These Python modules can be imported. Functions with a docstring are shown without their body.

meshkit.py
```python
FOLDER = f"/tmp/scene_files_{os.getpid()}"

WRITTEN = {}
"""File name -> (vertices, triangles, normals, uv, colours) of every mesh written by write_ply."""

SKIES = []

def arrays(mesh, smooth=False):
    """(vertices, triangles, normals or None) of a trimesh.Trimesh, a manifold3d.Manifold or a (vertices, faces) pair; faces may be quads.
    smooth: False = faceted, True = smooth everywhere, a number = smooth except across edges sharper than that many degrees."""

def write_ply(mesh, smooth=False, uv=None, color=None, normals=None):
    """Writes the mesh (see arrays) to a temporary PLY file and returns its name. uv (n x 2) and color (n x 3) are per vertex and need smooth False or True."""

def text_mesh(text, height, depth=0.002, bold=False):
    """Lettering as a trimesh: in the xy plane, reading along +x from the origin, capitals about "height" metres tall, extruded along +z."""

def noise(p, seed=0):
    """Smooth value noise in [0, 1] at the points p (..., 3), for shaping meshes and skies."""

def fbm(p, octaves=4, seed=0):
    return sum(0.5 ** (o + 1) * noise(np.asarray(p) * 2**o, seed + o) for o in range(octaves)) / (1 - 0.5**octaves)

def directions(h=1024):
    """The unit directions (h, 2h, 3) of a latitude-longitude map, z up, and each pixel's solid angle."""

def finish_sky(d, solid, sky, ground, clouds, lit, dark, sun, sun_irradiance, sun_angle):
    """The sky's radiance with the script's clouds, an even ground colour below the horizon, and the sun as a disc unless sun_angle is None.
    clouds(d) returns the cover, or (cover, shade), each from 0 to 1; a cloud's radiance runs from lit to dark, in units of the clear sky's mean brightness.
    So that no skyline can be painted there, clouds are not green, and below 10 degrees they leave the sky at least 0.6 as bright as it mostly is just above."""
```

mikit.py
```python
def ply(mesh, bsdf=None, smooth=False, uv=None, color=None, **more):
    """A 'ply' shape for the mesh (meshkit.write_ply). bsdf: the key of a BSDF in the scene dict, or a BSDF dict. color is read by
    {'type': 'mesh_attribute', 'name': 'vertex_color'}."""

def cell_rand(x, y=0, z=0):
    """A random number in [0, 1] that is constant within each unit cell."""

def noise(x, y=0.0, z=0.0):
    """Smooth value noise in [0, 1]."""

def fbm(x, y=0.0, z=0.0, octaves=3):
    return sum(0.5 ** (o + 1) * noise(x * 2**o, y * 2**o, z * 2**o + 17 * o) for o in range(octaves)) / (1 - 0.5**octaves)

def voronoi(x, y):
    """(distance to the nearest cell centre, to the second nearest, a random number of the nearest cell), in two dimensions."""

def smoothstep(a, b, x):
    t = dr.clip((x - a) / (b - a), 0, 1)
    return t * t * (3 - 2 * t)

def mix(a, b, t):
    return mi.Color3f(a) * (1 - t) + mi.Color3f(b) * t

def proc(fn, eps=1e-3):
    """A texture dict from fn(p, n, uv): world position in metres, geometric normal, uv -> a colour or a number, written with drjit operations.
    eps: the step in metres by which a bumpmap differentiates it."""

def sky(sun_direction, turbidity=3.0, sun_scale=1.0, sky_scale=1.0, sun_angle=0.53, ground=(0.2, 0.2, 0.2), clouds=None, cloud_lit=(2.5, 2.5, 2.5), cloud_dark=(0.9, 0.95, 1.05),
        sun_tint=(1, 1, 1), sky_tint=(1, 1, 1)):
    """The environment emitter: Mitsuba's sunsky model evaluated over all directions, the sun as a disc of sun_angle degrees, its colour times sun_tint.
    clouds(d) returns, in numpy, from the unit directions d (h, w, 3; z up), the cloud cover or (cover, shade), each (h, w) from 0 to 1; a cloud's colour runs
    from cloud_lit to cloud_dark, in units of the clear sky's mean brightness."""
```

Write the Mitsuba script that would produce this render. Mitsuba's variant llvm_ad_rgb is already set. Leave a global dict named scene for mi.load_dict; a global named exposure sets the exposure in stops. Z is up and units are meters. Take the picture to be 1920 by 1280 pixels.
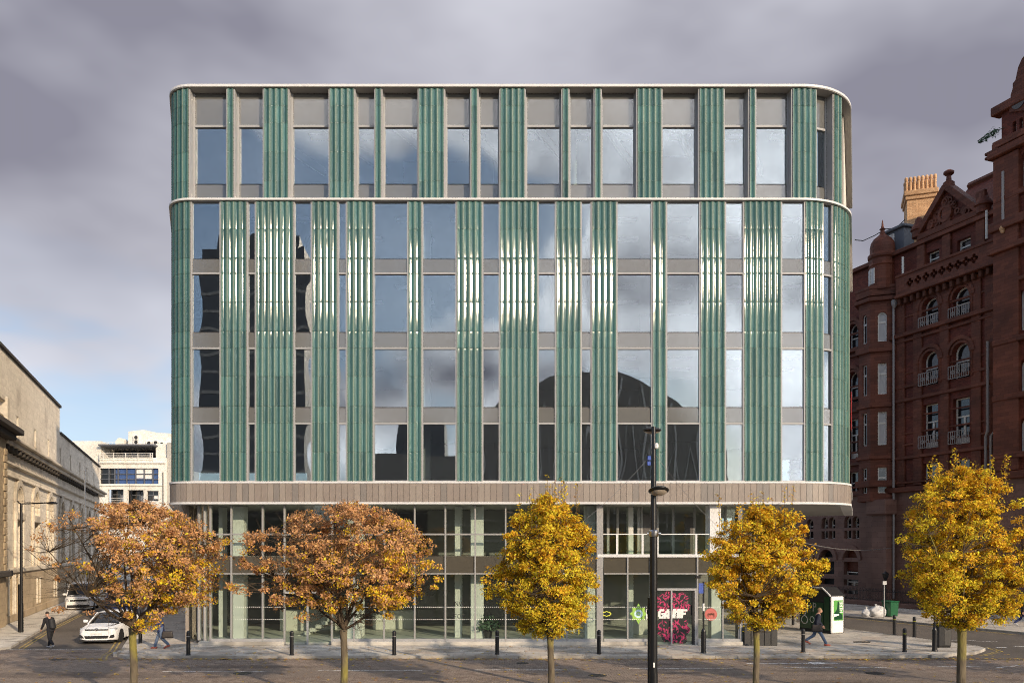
import math, random
import numpy as np, trimesh, manifold3d
import drjit as dr
import mitsuba as mi
import mikit, meshkit
from mikit import proc, noise, fbm, voronoi, cell_rand, smoothstep, mix
from shapely.geometry import Polygon, box as sbox, LineString, Point
from shapely import affinity

T = mi.ScalarTransform4f
scene, labels = {}, {}

# ---------------------------------------------------------------- camera, sky, exposure
FPX, CX, HY, EYE = 1600.0, 960.0, 1028.0, 4.525      # lens in pixels of the 1920 px photograph, horizon row, eye height
scene['camera'] = {'type': 'perspective', 'fov': 2 * math.degrees(math.atan(960 / FPX)), 'fov_axis': 'x',
                   'near_clip': 0.5, 'far_clip': 5000.0, 'principal_point_offset_y': -(HY - 640) / 1280,
                   'to_world': T().look_at(origin=[0, 0, EYE], target=[0, 10, EYE], up=[0, 0, 1])}
SUN_AZ, SUN_EL = math.radians(35.5), math.radians(17.2)
SUN = [math.sin(SUN_AZ) * math.cos(SUN_EL), -math.cos(SUN_AZ) * math.cos(SUN_EL), math.sin(SUN_EL)]


def sstep(a, b, x):
    t = np.clip((x - a) / (b - a), 0, 1)
    return t * t * (3 - 2 * t)


def clouds(d):
    x, y, z = d[..., 0], d[..., 1], np.maximum(d[..., 2], 0)
    el = np.degrees(np.arcsin(z))
    n1 = meshkit.fbm(d * [2.3, 2.3, 3.4] + [3.1, 7.7, 0.5], 5, 3)
    n3 = meshkit.fbm(d * [3.6, 3.6, 9.0] + [0.3, 5.1, 2.0], 5, 21)
    n4 = meshkit.fbm(d * [4.2, 4.2, 6.5] + [7.3, 1.1, 6.0], 5, 33)
    n5 = meshkit.fbm(d * [7.0, 7.0, 10.0] + [2.0, 4.4, 1.0], 4, 45)
    front = sstep(-0.15, 0.35, y)
    edge = 12.5 + 15 * (n3 - 0.5) - 5 * sstep(-0.1, 0.4, x)
    deck = sstep(edge - 4.5, edge + 4.5, el)
    low = 0.25 + 0.68 * sstep(0.42, 0.60, n3)
    c_front = np.maximum(deck, low)
    near_sun = np.clip(x * SUN[0] + y * SUN[1] + z * SUN[2], 0, 1)
    c_back = 0.15 + 0.85 * sstep(0.43, 0.57, n4 + 0.16 * (near_sun - 0.82))
    cover = c_front * front + c_back * (1 - front)
    s_front = 0.893 + 0.30 * (n1 - 0.5) + 0.16 * (n3 - 0.5) + 0.13 * (n5 - 0.5) + 0.03 * sstep(0.0, -0.35, x) - 0.10 * (1 - deck)
    s_back = 0.46 + 1.7 * (n5 - 0.5) - 1.3 * (near_sun - 0.80)
    return cover, np.clip(s_front * front + s_back * (1 - front), 0, 1)


scene['sky'] = mikit.sky(SUN, turbidity=3.0, sun_scale=1.0, sky_scale=1.6, clouds=clouds,
                         cloud_lit=(7.0, 7.1, 7.4), cloud_dark=(0.76, 0.75, 0.93), sun_tint=(0.93, 1.04, 1.42), sky_tint=(0.96, 0.98, 1.12))
exposure = 1.75

# ---------------------------------------------------------------- helpers
used = {}


def numbered(key):
    n = used.get(key, -1) + 1
    used[key] = n
    return key if n == 0 else '%s_%03d' % (key, n)


def thing(name, label, cat, group=None):
    key = numbered(name)
    labels[key] = {'label': label, 'category': cat}
    if group:
        labels[key]['group'] = group
    return key


def part(parent, name, mesh, mat, smooth=False, color=None, label=None, kind=None, to_world=None):
    key = numbered(parent + '__' + name if parent else name)
    color, uv = color if isinstance(color, tuple) else (color, None)
    d = mikit.ply(mesh, mat, smooth, uv=uv, color=color)
    if to_world is not None:
        d['to_world'] = to_world
    scene[key] = d
    if label or kind:
        labels[key] = {}
        if label:
            labels[key]['label'] = label
        if kind:
            labels[key]['kind'] = kind
    return key


def struct(name, mesh, mat, smooth=False, kind='structure', label=None, cat=None):
    key = numbered(name)
    scene[key] = mikit.ply(mesh, mat, smooth)
    labels[key] = {'kind': kind, 'label': label or name.replace('_', ' '), 'category': cat or name.replace('_', ' ')}
    return key


def join(ms):
    V, F, n = [], [], 0
    for m in ms:
        v, f = (m.vertices, m.faces) if hasattr(m, 'faces') else m
        v, f = np.asarray(v, float), np.asarray(f, int)
        if f.shape[1] == 4:
            f = np.vstack([f[:, [0, 1, 2]], f[:, [0, 2, 3]]])
        V.append(v); F.append(f + n); n += len(v)
    return np.vstack(V), np.vstack(F)


BOXF = np.array([[0, 2, 3, 1], [4, 5, 7, 6], [0, 1, 5, 4], [2, 6, 7, 3], [0, 4, 6, 2], [1, 3, 7, 5]])


class Fr:
    """A local frame: s along e, p along the outward normal n, z up."""

    def __init__(self, O, e, n=None):
        self.O = np.array([O[0], O[1], O[2] if len(O) > 2 else 0.0], float)
        e = np.array([e[0], e[1], 0.0]); self.e = e / np.linalg.norm(e)
        self.n = np.array([n[0], n[1], 0.0]) / np.linalg.norm(n[:2]) if n is not None else np.array([self.e[1], -self.e[0], 0.0])

    def w(self, a):
        a = np.asarray(a, float)
        return self.O + a[..., :1] * self.e + a[..., 1:2] * self.n + a[..., 2:3] * np.array([0, 0, 1.0])

    def fix(self, f):
        f = np.asarray(f)
        return f if np.cross(self.e, self.n)[2] > 0 else f[:, ::-1]

    def box(self, s0, s1, p0, p1, z0, z1):
        v = np.array([[s, p, z] for s in (s0, s1) for p in (p0, p1) for z in (z0, z1)], float)
        f = np.array([[0, 1, 3, 2], [4, 6, 7, 5], [0, 4, 5, 1], [2, 3, 7, 6], [0, 2, 6, 4], [1, 5, 7, 3]])
        return self.w(v), self.fix(f)

    def cbox(self, s0, s1, p0, p1, z0, z1, c=0.01):
        m = rbox(s1 - s0, p1 - p0, z1 - z0, c)
        v = np.asarray(m[0]) + [(s0 + s1) / 2, (p0 + p1) / 2, (z0 + z1) / 2]
        return self.w(v), self.fix(m[1])

    def ext(self, poly, p0, p1):
        """shapely polygon in (s, z) extruded from p0 to p1."""
        out = []
        for g in getattr(poly, 'geoms', [poly]):
            if g.is_empty or g.area < 1e-5:
                continue
            m = trimesh.creation.extrude_polygon(g, p1 - p0, engine='earcut')
            v = np.asarray(m.vertices)
            out.append((self.w(np.stack([v[:, 0], v[:, 2] + p0, v[:, 1]], 1)), self.fix(np.asarray(m.faces)[:, ::-1])))
        return join(out)

    def mesh(self, m):
        v, f = (m.vertices, m.faces) if hasattr(m, 'faces') else m
        return self.w(v), self.fix(f)


def rbox(a, b, c, r):
    """chamfered box round the origin."""
    v = []
    for sx in (-1, 1):
        for sy in (-1, 1):
            for sz in (-1, 1):
                v += [[sx * a / 2, sy * (b / 2 - r), sz * (c / 2 - r)], [sx * (a / 2 - r), sy * b / 2, sz * (c / 2 - r)], [sx * (a / 2 - r), sy * (b / 2 - r), sz * c / 2]]
    h = trimesh.convex.convex_hull(np.array(v))
    return np.asarray(h.vertices), np.asarray(h.faces)


def tube(pts, radii, seg=8, caps=True):
    pts = np.asarray(pts, float)
    radii = np.full(len(pts), radii) if np.isscalar(radii) else np.asarray(radii, float)
    t = np.gradient(pts, axis=0); t /= np.linalg.norm(t, axis=1, keepdims=True) + 1e-12
    a = np.array([0.0, 0, 1]) if abs(t[0, 2]) < 0.9 else np.array([1.0, 0, 0])
    V, F = [], []
    u = np.cross(t[0], a); u /= np.linalg.norm(u)
    ang = np.arange(seg) * 2 * np.pi / seg
    for i in range(len(pts)):
        u = u - t[i] * (u @ t[i]); u /= np.linalg.norm(u) + 1e-12
        w = np.cross(t[i], u)
        V.append(pts[i] + radii[i] * (np.cos(ang)[:, None] * u + np.sin(ang)[:, None] * w))
    for i in range(len(pts) - 1):
        for k in range(seg):
            a0, a1, b0, b1 = i * seg + k, i * seg + (k + 1) % seg, (i + 1) * seg + k, (i + 1) * seg + (k + 1) % seg
            F += [[a0, a1, b1], [a0, b1, b0]]
    V = np.vstack(V)
    if caps:
        n = len(V)
        V = np.vstack([V, pts[:1], pts[-1:]])
        e = (len(pts) - 1) * seg
        for k in range(seg):
            F += [[n, (k + 1) % seg, k], [n + 1, e + k, e + (k + 1) % seg]]
    return V, np.array(F)


def lathe(profile, at=(0, 0, 0), seg=20):
    """profile [(r, z)] from bottom to top."""
    pr = np.asarray(profile, float)
    ang = np.arange(seg) * 2 * np.pi / seg
    V = np.vstack([np.stack([r * np.cos(ang), r * np.sin(ang), np.full(seg, z)], 1) for r, z in pr])
    F = []
    for i in range(len(pr) - 1):
        for k in range(seg):
            a0, a1, b0, b1 = i * seg + k, i * seg + (k + 1) % seg, (i + 1) * seg + k, (i + 1) * seg + (k + 1) % seg
            F += [[a0, a1, b1], [a0, b1, b0]]
    n = len(V)
    V = np.vstack([V, [[0, 0, pr[0, 1]]], [[0, 0, pr[-1, 1]]]])
    for k in range(seg):
        F += [[n, (k + 1) % seg, k], [n + 1, (len(pr) - 1) * seg + k, (len(pr) - 1) * seg + (k + 1) % seg]]
    return V + np.asarray(at, float), np.array(F)


def slab(poly, z0, z1):
    out = []
    for g in getattr(poly, 'geoms', [poly]):
        m = trimesh.creation.extrude_polygon(g, z1 - z0, engine='earcut')
        out.append((np.asarray(m.vertices) + [0, 0, z0], np.asarray(m.faces)))
    return join(out)


def sheet(poly, z):
    v, f = trimesh.creation.triangulate_polygon(poly, engine='earcut')
    v = np.asarray(v)
    return np.column_stack([v, np.full(len(v), z)]), np.asarray(f)


def gx(px, Y):
    return (px - CX) / FPX * Y


def gz(py, Y):
    return EYE + (HY - py) / FPX * Y


def ground(px, py, z=0.0):
    Y = FPX * (EYE - z) / (py - HY)
    return np.array([gx(px, Y), Y])


# ---------------------------------------------------------------- materials
def mat(key, d, two=True):
    scene[key] = {'type': 'twosided', 'bsdf': d} if two else d
    return key


def pr(key, col, rough=0.6, metallic=0.0, spec=0.5, **k):
    c = {'type': 'rgb', 'value': list(col)} if isinstance(col, (tuple, list)) else col
    return mat(key, {'type': 'principled', 'base_color': c, 'roughness': rough, 'metallic': metallic, 'specular': spec, **k})


def bump(key, col, fn, scale=1.0, rough=0.8, eps=2e-3, spec=0.3):
    c = {'type': 'rgb', 'value': list(col)} if isinstance(col, (tuple, list)) else col
    return mat(key, {'type': 'bumpmap', 'arbitrary': dict(proc(fn, eps)), 'scale': scale,
                     'bsdf': {'type': 'principled', 'base_color': c, 'roughness': rough, 'specular': spec}})


VC = {'type': 'mesh_attribute', 'name': 'vertex_color'}
mat('m_tile', {'type': 'blendbsdf', 'weight': 0.05, 'a': {'type': 'diffuse', 'reflectance': VC}, 'b': {'type': 'roughconductor', 'material': 'none', 'distribution': 'beckmann', 'alpha_u': 0.07, 'alpha_v': 0.0125}})
pr('m_white_metal', (0.66, 0.655, 0.645), 0.4)
pr('m_frame', (0.345, 0.345, 0.345), 0.42)
pr('m_mullion', (0.30, 0.295, 0.285), 0.4)
pr('m_frame_dark', (0.10, 0.09, 0.085), 0.4)
pr('m_soffit', (0.34, 0.33, 0.31), 0.6)


def f_panel(base):
    def fn(p, n, uv):
        return mix([c * 0.93 for c in base], [c * 1.07 for c in base], fbm(p.x * 0.8, p.y * 0.8, p.z * 2.5, 2))
    return proc(fn)


pr('m_fascia', f_panel((0.245, 0.205, 0.175)), 0.45)
pr('m_fascia_light', f_panel((0.275, 0.235, 0.20)), 0.45)
pr('m_fascia_dark', f_panel((0.20, 0.178, 0.16)), 0.45)
mat('m_spandrel', {'type': 'blendbsdf', 'weight': 0.13, 'a': {'type': 'diffuse', 'reflectance': {'type': 'rgb', 'value': [0.145, 0.145, 0.138]}}, 'b': {'type': 'roughconductor', 'material': 'none', 'distribution': 'beckmann', 'alpha': 0.012}})
pr('m_spandrel_low', (0.080, 0.073, 0.058), 0.12, spec=0.6)
pr('m_lobby_column', (0.60, 0.60, 0.57), 0.6)
mat('m_glass', {'type': 'thindielectric', 'int_ior': 2.9, 'specular_transmittance': {'type': 'rgb', 'value': [0.52, 0.61, 0.59]},
                'specular_reflectance': {'type': 'rgb', 'value': [0.90, 0.97, 1.0]}}, False)
mat('m_glass_clear', {'type': 'thindielectric', 'int_ior': 1.55, 'specular_transmittance': {'type': 'rgb', 'value': [0.86, 0.94, 0.88]}}, False)
mat('m_glass_old', {'type': 'thindielectric', 'int_ior': 1.6, 'specular_transmittance': {'type': 'rgb', 'value': [0.5, 0.54, 0.52]}}, False)
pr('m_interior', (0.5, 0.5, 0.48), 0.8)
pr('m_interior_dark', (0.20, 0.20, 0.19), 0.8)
pr('m_ceiling', (0.30, 0.31, 0.31), 0.8)
pr('m_white', (0.78, 0.77, 0.74), 0.55)
pr('m_lobby_wall', (0.50, 0.50, 0.45), 0.7)


def f_floor(p, n, uv):
    return mix((0.36, 0.37, 0.33), (0.44, 0.45, 0.40), fbm(p.x * 1.5, p.y * 1.5, 0, 3))


pr('m_lobby_floor', proc(f_floor), 0.45)


def f_asphalt(p, n, uv):
    a = fbm(p.x * 0.35, p.y * 0.35, 1.0, 3)
    g = noise(p.x * 60, p.y * 60, 0)
    c = mix((0.075, 0.066, 0.057), (0.140, 0.122, 0.104), a)
    return c * (0.8 + 0.4 * g)


def h_asphalt(p, n, uv):
    return 0.004 * noise(p.x * 70, p.y * 70, 0)


bump('m_asphalt', proc(f_asphalt), h_asphalt, 1.0, 0.85)


def sett_cell(p):
    row = dr.floor(p.y / 0.105)
    off = 0.5 * (row - 2 * dr.floor(row / 2))
    u = p.x / 0.21 + off
    fx, fy = u - dr.floor(u), p.y / 0.105 - row
    e = dr.minimum(dr.minimum(fx, 1 - fx) * 0.21, dr.minimum(fy, 1 - fy) * 0.105)
    return u, row, e


def f_setts(p, n, uv):
    u, row, e = sett_cell(p)
    r = cell_rand(u, row, 3)
    c = mix((0.168, 0.130, 0.103), (0.295, 0.240, 0.198), r)
    a = fbm(p.x * 0.3, p.y * 0.5, 2.0, 3)
    c = mix(c, mi.Color3f(0.20, 0.168, 0.140), smoothstep(0.45, 0.7, a) * 0.6)
    c = c * (0.85 + 0.3 * fbm(p.x * 9, p.y * 9, 0, 2)) * (1 - 0.35 * smoothstep(0.55, 0.75, fbm(p.x * 0.18 + 4, p.y * 1.1, 7.0, 3)))
    return mix((0.06, 0.040, 0.034), c, smoothstep(0.002, 0.008, e))


def h_setts(p, n, uv):
    u, row, e = sett_cell(p)
    return 0.003 * smoothstep(0.0, 0.016, e) + 0.001 * cell_rand(u, row, 5) + 0.002 * noise(p.x * 40, p.y * 40, 0)


bump('m_setts', proc(f_setts), h_setts, 1.0, 0.8)


def f_flag(base):
    def fn(p, n, uv):
        c = mi.Color3f(*base) * (0.78 + 0.44 * fbm(p.x * 2.2, p.y * 2.2, 3.0, 4))
        return mix(c, mi.Color3f(0.14, 0.125, 0.105), 0.55 * smoothstep(0.56, 0.72, fbm(p.x * 0.9 + 7, p.y * 1.3, 9.0, 3)))
    return proc(fn)


def h_stone(p, n, uv):
    return 0.003 * fbm(p.x * 18, p.y * 18, p.z * 18, 2)


bump('m_flag', f_flag((0.38, 0.35, 0.305)), h_stone, 1.0, 0.85)
bump('m_flag_pale', f_flag((0.45, 0.42, 0.365)), h_stone, 1.0, 0.85)
bump('m_flag_warm', f_flag((0.39, 0.335, 0.275)), h_stone, 1.0, 0.85)
bump('m_kerb', f_flag((0.37, 0.345, 0.305)), h_stone, 1.0, 0.85)
bump('m_plinth', f_flag((0.52, 0.49, 0.43)), h_stone, 1.0, 0.8)
pr('m_joint', (0.10, 0.092, 0.08), 0.9)


def f_paint(base, worn):
    def fn(p, n, uv):
        a = fbm(p.x * 6, p.y * 6, 0, 3)
        return mix(base, worn, smoothstep(0.46, 0.66, a))
    return proc(fn)


pr('m_road_white', f_paint((0.70, 0.69, 0.66), (0.34, 0.32, 0.29)), 0.7)
pr('m_road_yellow', f_paint((0.42, 0.31, 0.09), (0.22, 0.17, 0.09)), 0.7)


def ashlar(p, hh, ww, k):
    q = p.x * -0.347 + p.y * 0.938 + 0.0
    row = dr.floor(p.z / hh)
    u = q / ww + 0.5 * (row - 2 * dr.floor(row / 2)) + 0.15 * cell_rand(row, k, 1)
    fu, fz = u - dr.floor(u), p.z / hh - row
    e = dr.minimum(dr.minimum(fu, 1 - fu) * ww, dr.minimum(fz, 1 - fz) * hh)
    return u, row, e


def f_stone(base, soot):
    def fn(p, n, uv):
        u, row, e = ashlar(p, 0.42, 1.1, 1)
        c = mi.Color3f(*base) * (0.93 + 0.12 * cell_rand(u, row, 7))
        g = fbm(p.x * 0.7, p.y * 0.7, p.z * 0.35, 4)
        c = mix(c, mi.Color3f(*soot), 0.75 * smoothstep(0.5, 0.8, g))
        c = c * (0.82 + 0.36 * fbm(p.x * 5, p.y * 5, p.z * 5, 3))
        return mix(c * 0.80, c, smoothstep(0.004, 0.016, e))
    return proc(fn)


def h_ashlar(p, n, uv):
    u, row, e = ashlar(p, 0.42, 1.1, 1)
    return 0.008 * smoothstep(0.0, 0.016, e) + 0.004 * fbm(p.x * 12, p.y * 12, p.z * 12, 2)


bump('m_stone', f_stone((0.74, 0.67, 0.55), (0.48, 0.42, 0.335)), h_ashlar, 1.0, 0.85)
bump('m_stone_trim', f_stone((0.62, 0.55, 0.44), (0.27, 0.235, 0.185)), h_stone, 1.0, 0.85)
bump('m_stone_base', f_stone((0.43, 0.34, 0.225), (0.26, 0.20, 0.13)), h_ashlar, 1.0, 0.85)
pr('m_stone_soot', (0.07, 0.062, 0.055), 0.9)


def bricks(p, hh, ww):
    q = p.x * 0.345 - p.y * 0.9386
    row = dr.floor(p.z / hh)
    u = q / ww + 0.5 * (row - 2 * dr.floor(row / 2))
    fu, fz = u - dr.floor(u), p.z / hh - row
    e = dr.minimum(dr.minimum(fu, 1 - fu) * ww, dr.minimum(fz, 1 - fz) * hh)
    return u, row, e


def f_brick(a, b, hh, ww):
    def fn(p, n, uv):
        u, row, e = bricks(p, hh, ww)
        c = mix(a, b, cell_rand(u, row, 2))
        c = c * (0.5 + 1.0 * fbm(p.x * 0.45, p.y * 0.45, p.z * 0.6, 4))
        return mix(c * 0.6, c, smoothstep(0.002, 0.014, e))
    return proc(fn)


def h_brick(p, n, uv):
    u, row, e = bricks(p, 0.24, 0.62)
    return 0.008 * smoothstep(0.0, 0.02, e)


bump('m_brick', f_brick((0.100, 0.025, 0.016), (0.165, 0.040, 0.025), 0.12, 0.30), h_stone, 1.0, 0.65)
bump('m_terracotta', f_brick((0.108, 0.033, 0.018), (0.165, 0.051, 0.028), 0.24, 0.62), h_brick, 1.0, 0.55)
bump('m_granite', f_brick((0.155, 0.082, 0.064), (0.20, 0.112, 0.088), 0.42, 1.1), h_stone, 1.0, 0.5)
bump('m_chimney', f_brick((0.52, 0.30, 0.155), (0.64, 0.40, 0.22), 0.10, 0.28), h_stone, 1.0, 0.8)
pr('m_terra_dark', (0.10, 0.034, 0.018), 0.8)
pr('m_window_white', (0.74, 0.72, 0.66), 0.5)
pr('m_curtain', (0.50, 0.50, 0.50), 0.9)
pr('m_lead', (0.13, 0.14, 0.16), 0.6)
pr('m_slate', (0.075, 0.075, 0.08), 0.7)
pr('m_pipe', (0.30, 0.28, 0.27), 0.5)


def f_render(p, n, uv):
    c = mix((0.80, 0.77, 0.70), (0.70, 0.66, 0.58), smoothstep(0.4, 0.75, fbm(p.x * 0.5, p.y * 0.5, p.z * 0.22, 4)))
    return c * (0.9 + 0.2 * fbm(p.x * 3, p.y * 3, p.z * 3, 2))


pr('m_render', proc(f_render), 0.85)
pr('m_concrete', f_panel((0.45, 0.43, 0.39)), 0.85)
pr('m_blue_glass', (0.05, 0.10, 0.26), 0.1, spec=0.8)
pr('m_black', (0.012, 0.012, 0.013), 0.32)
pr('m_black_matt', (0.016, 0.016, 0.017), 0.7)
pr('m_grey_metal', (0.40, 0.40, 0.40), 0.35, 0.6)
pr('m_steel', (0.6, 0.6, 0.6), 0.25, 1.0)
pr('m_car_white', (0.80, 0.80, 0.79), 0.22, clearcoat=1.0, clearcoat_gloss=0.95)
pr('m_car_blue', (0.012, 0.02, 0.075), 0.22, clearcoat=1.0, clearcoat_gloss=0.95)
pr('m_car_glass', (0.012, 0.014, 0.016), 0.04, spec=0.9)
pr('m_rubber', (0.02, 0.02, 0.02), 0.8)
pr('m_lamp_lens', (0.42, 0.36, 0.29), 0.18)
pr('m_headlight', (0.32, 0.33, 0.35), 0.08, spec=0.9)
pr('m_plate', (0.75, 0.75, 0.72), 0.5)
pr('m_green_bin', (0.012, 0.10, 0.042), 0.45)
pr('m_green_panel', (0.010, 0.055, 0.022), 0.22)
pr('m_green_bright', (0.10, 0.34, 0.06), 0.4)
pr('m_dark_panel', (0.032, 0.031, 0.030), 0.5)
pr('m_pink', (0.50, 0.028, 0.125), 0.6)
pr('m_red_soft', (0.50, 0.13, 0.11), 0.6)
pr('m_lime', (0.30, 0.52, 0.09), 0.6)
pr('m_pale_blue', (0.58, 0.78, 0.82), 0.6)
pr('m_yellow_line', (0.68, 0.70, 0.08), 0.6)
pr('m_red_sign', (0.42, 0.03, 0.03), 0.5)
pr('m_blue_item', (0.05, 0.10, 0.40), 0.5)
pr('m_skin', (0.44, 0.25, 0.17), 0.55)
pr('m_hair', (0.035, 0.024, 0.018), 0.8)
pr('m_hair_fair', (0.26, 0.17, 0.08), 0.8)
pr('m_cloth_black', (0.014, 0.014, 0.017), 0.9)
pr('m_cloth_navy', (0.018, 0.021, 0.035), 0.9)
pr('m_denim', (0.10, 0.14, 0.22), 0.9)
pr('m_shoe_red', (0.34, 0.09, 0.06), 0.7)
pr('m_shoe_grey', (0.36, 0.36, 0.37), 0.7)
pr('m_leather', (0.025, 0.018, 0.015), 0.5)
pr('m_cloth_blue', (0.03, 0.045, 0.13), 0.9)
pr('m_bag_white', f_panel((0.62, 0.62, 0.62)), 0.5)


def f_bark(p, n, uv):
    a = fbm(p.x * 9, p.y * 9, p.z * 3.0, 3)
    c = mix((0.075, 0.058, 0.042), (0.20, 0.165, 0.11), a)
    g = fbm(p.x * 2.4 + 3, p.y * 2.4, p.z * 1.1, 3)
    return mix(c, mi.Color3f(0.27, 0.235, 0.055), 0.8 * smoothstep(0.42, 0.66, g))


def h_bark(p, n, uv):
    return 0.02 * fbm(p.x * 26, p.y * 26, p.z * 7, 2)


bump('m_bark', proc(f_bark), h_bark, 1.0, 0.9)
pr('m_twig', (0.085, 0.062, 0.04), 0.9)
mat('m_leaf', {'type': 'principledthin', 'base_color': VC, 'roughness': 0.55, 'diff_trans': 0.7, 'spec_trans': 0.0, 'eta': 1.4}, False)
pr('m_fallen', VC, 0.8)
pr('m_far_dark', (0.12, 0.125, 0.135), 0.4)
pr('m_far_hall', (0.30, 0.28, 0.245), 0.7)
pr('m_plant', (0.05, 0.10, 0.05), 0.6)
# ---------------------------------------------------------------- ground, roads, pavements
ROAD = -0.12
ISLAND = Polygon([(-16.3, 36.0), (15.3, 36.0), (18.3, 36.45), (20.3, 37.4), (21.5, 38.7), (21.7, 39.7), (21.25, 41.0), (18.8, 48.6), (9.3, 80), (3.3, 100),
                  (-41.6, 100), (-19.7, 43.9), (-17.6, 38.4), (-17.2, 36.9)])
LEFTP = Polygon([(-23.2, 39.5), (-26.7, 48.6), (-47.5, 108), (-80, 108), (-80, 36), (-27.5, 36), (-24.2, 37.2)])
RIGHTP = Polygon([(31.5, 37), (27.7, 46.1), (22.5, 57.9), (11.0, 84), (-4, 120), (70, 120), (70, 30), (36, 30)])
struct('ground', sheet(sbox(-900, -700, 900, 1500), ROAD - 0.05), 'm_asphalt', label='dark ground around the streets')
SETTS = Polygon([(-70, 27.6), (24, 27.6), (24, 34.6), (20, 35.6), (15.3, 35.9), (-16.3, 35.9), (-17.6, 39.2), (-70, 39.2)])
allroad = sbox(-120, -60, 120, 200)
struct('road', sheet(allroad.difference(SETTS), ROAD), 'm_asphalt', label='worn dark asphalt of the side streets and the junction', cat='road')
struct('sett_road', sheet(SETTS, ROAD + 0.002), 'm_setts', label='brown block paved carriageway in front of the tiled building', cat='road')


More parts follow.
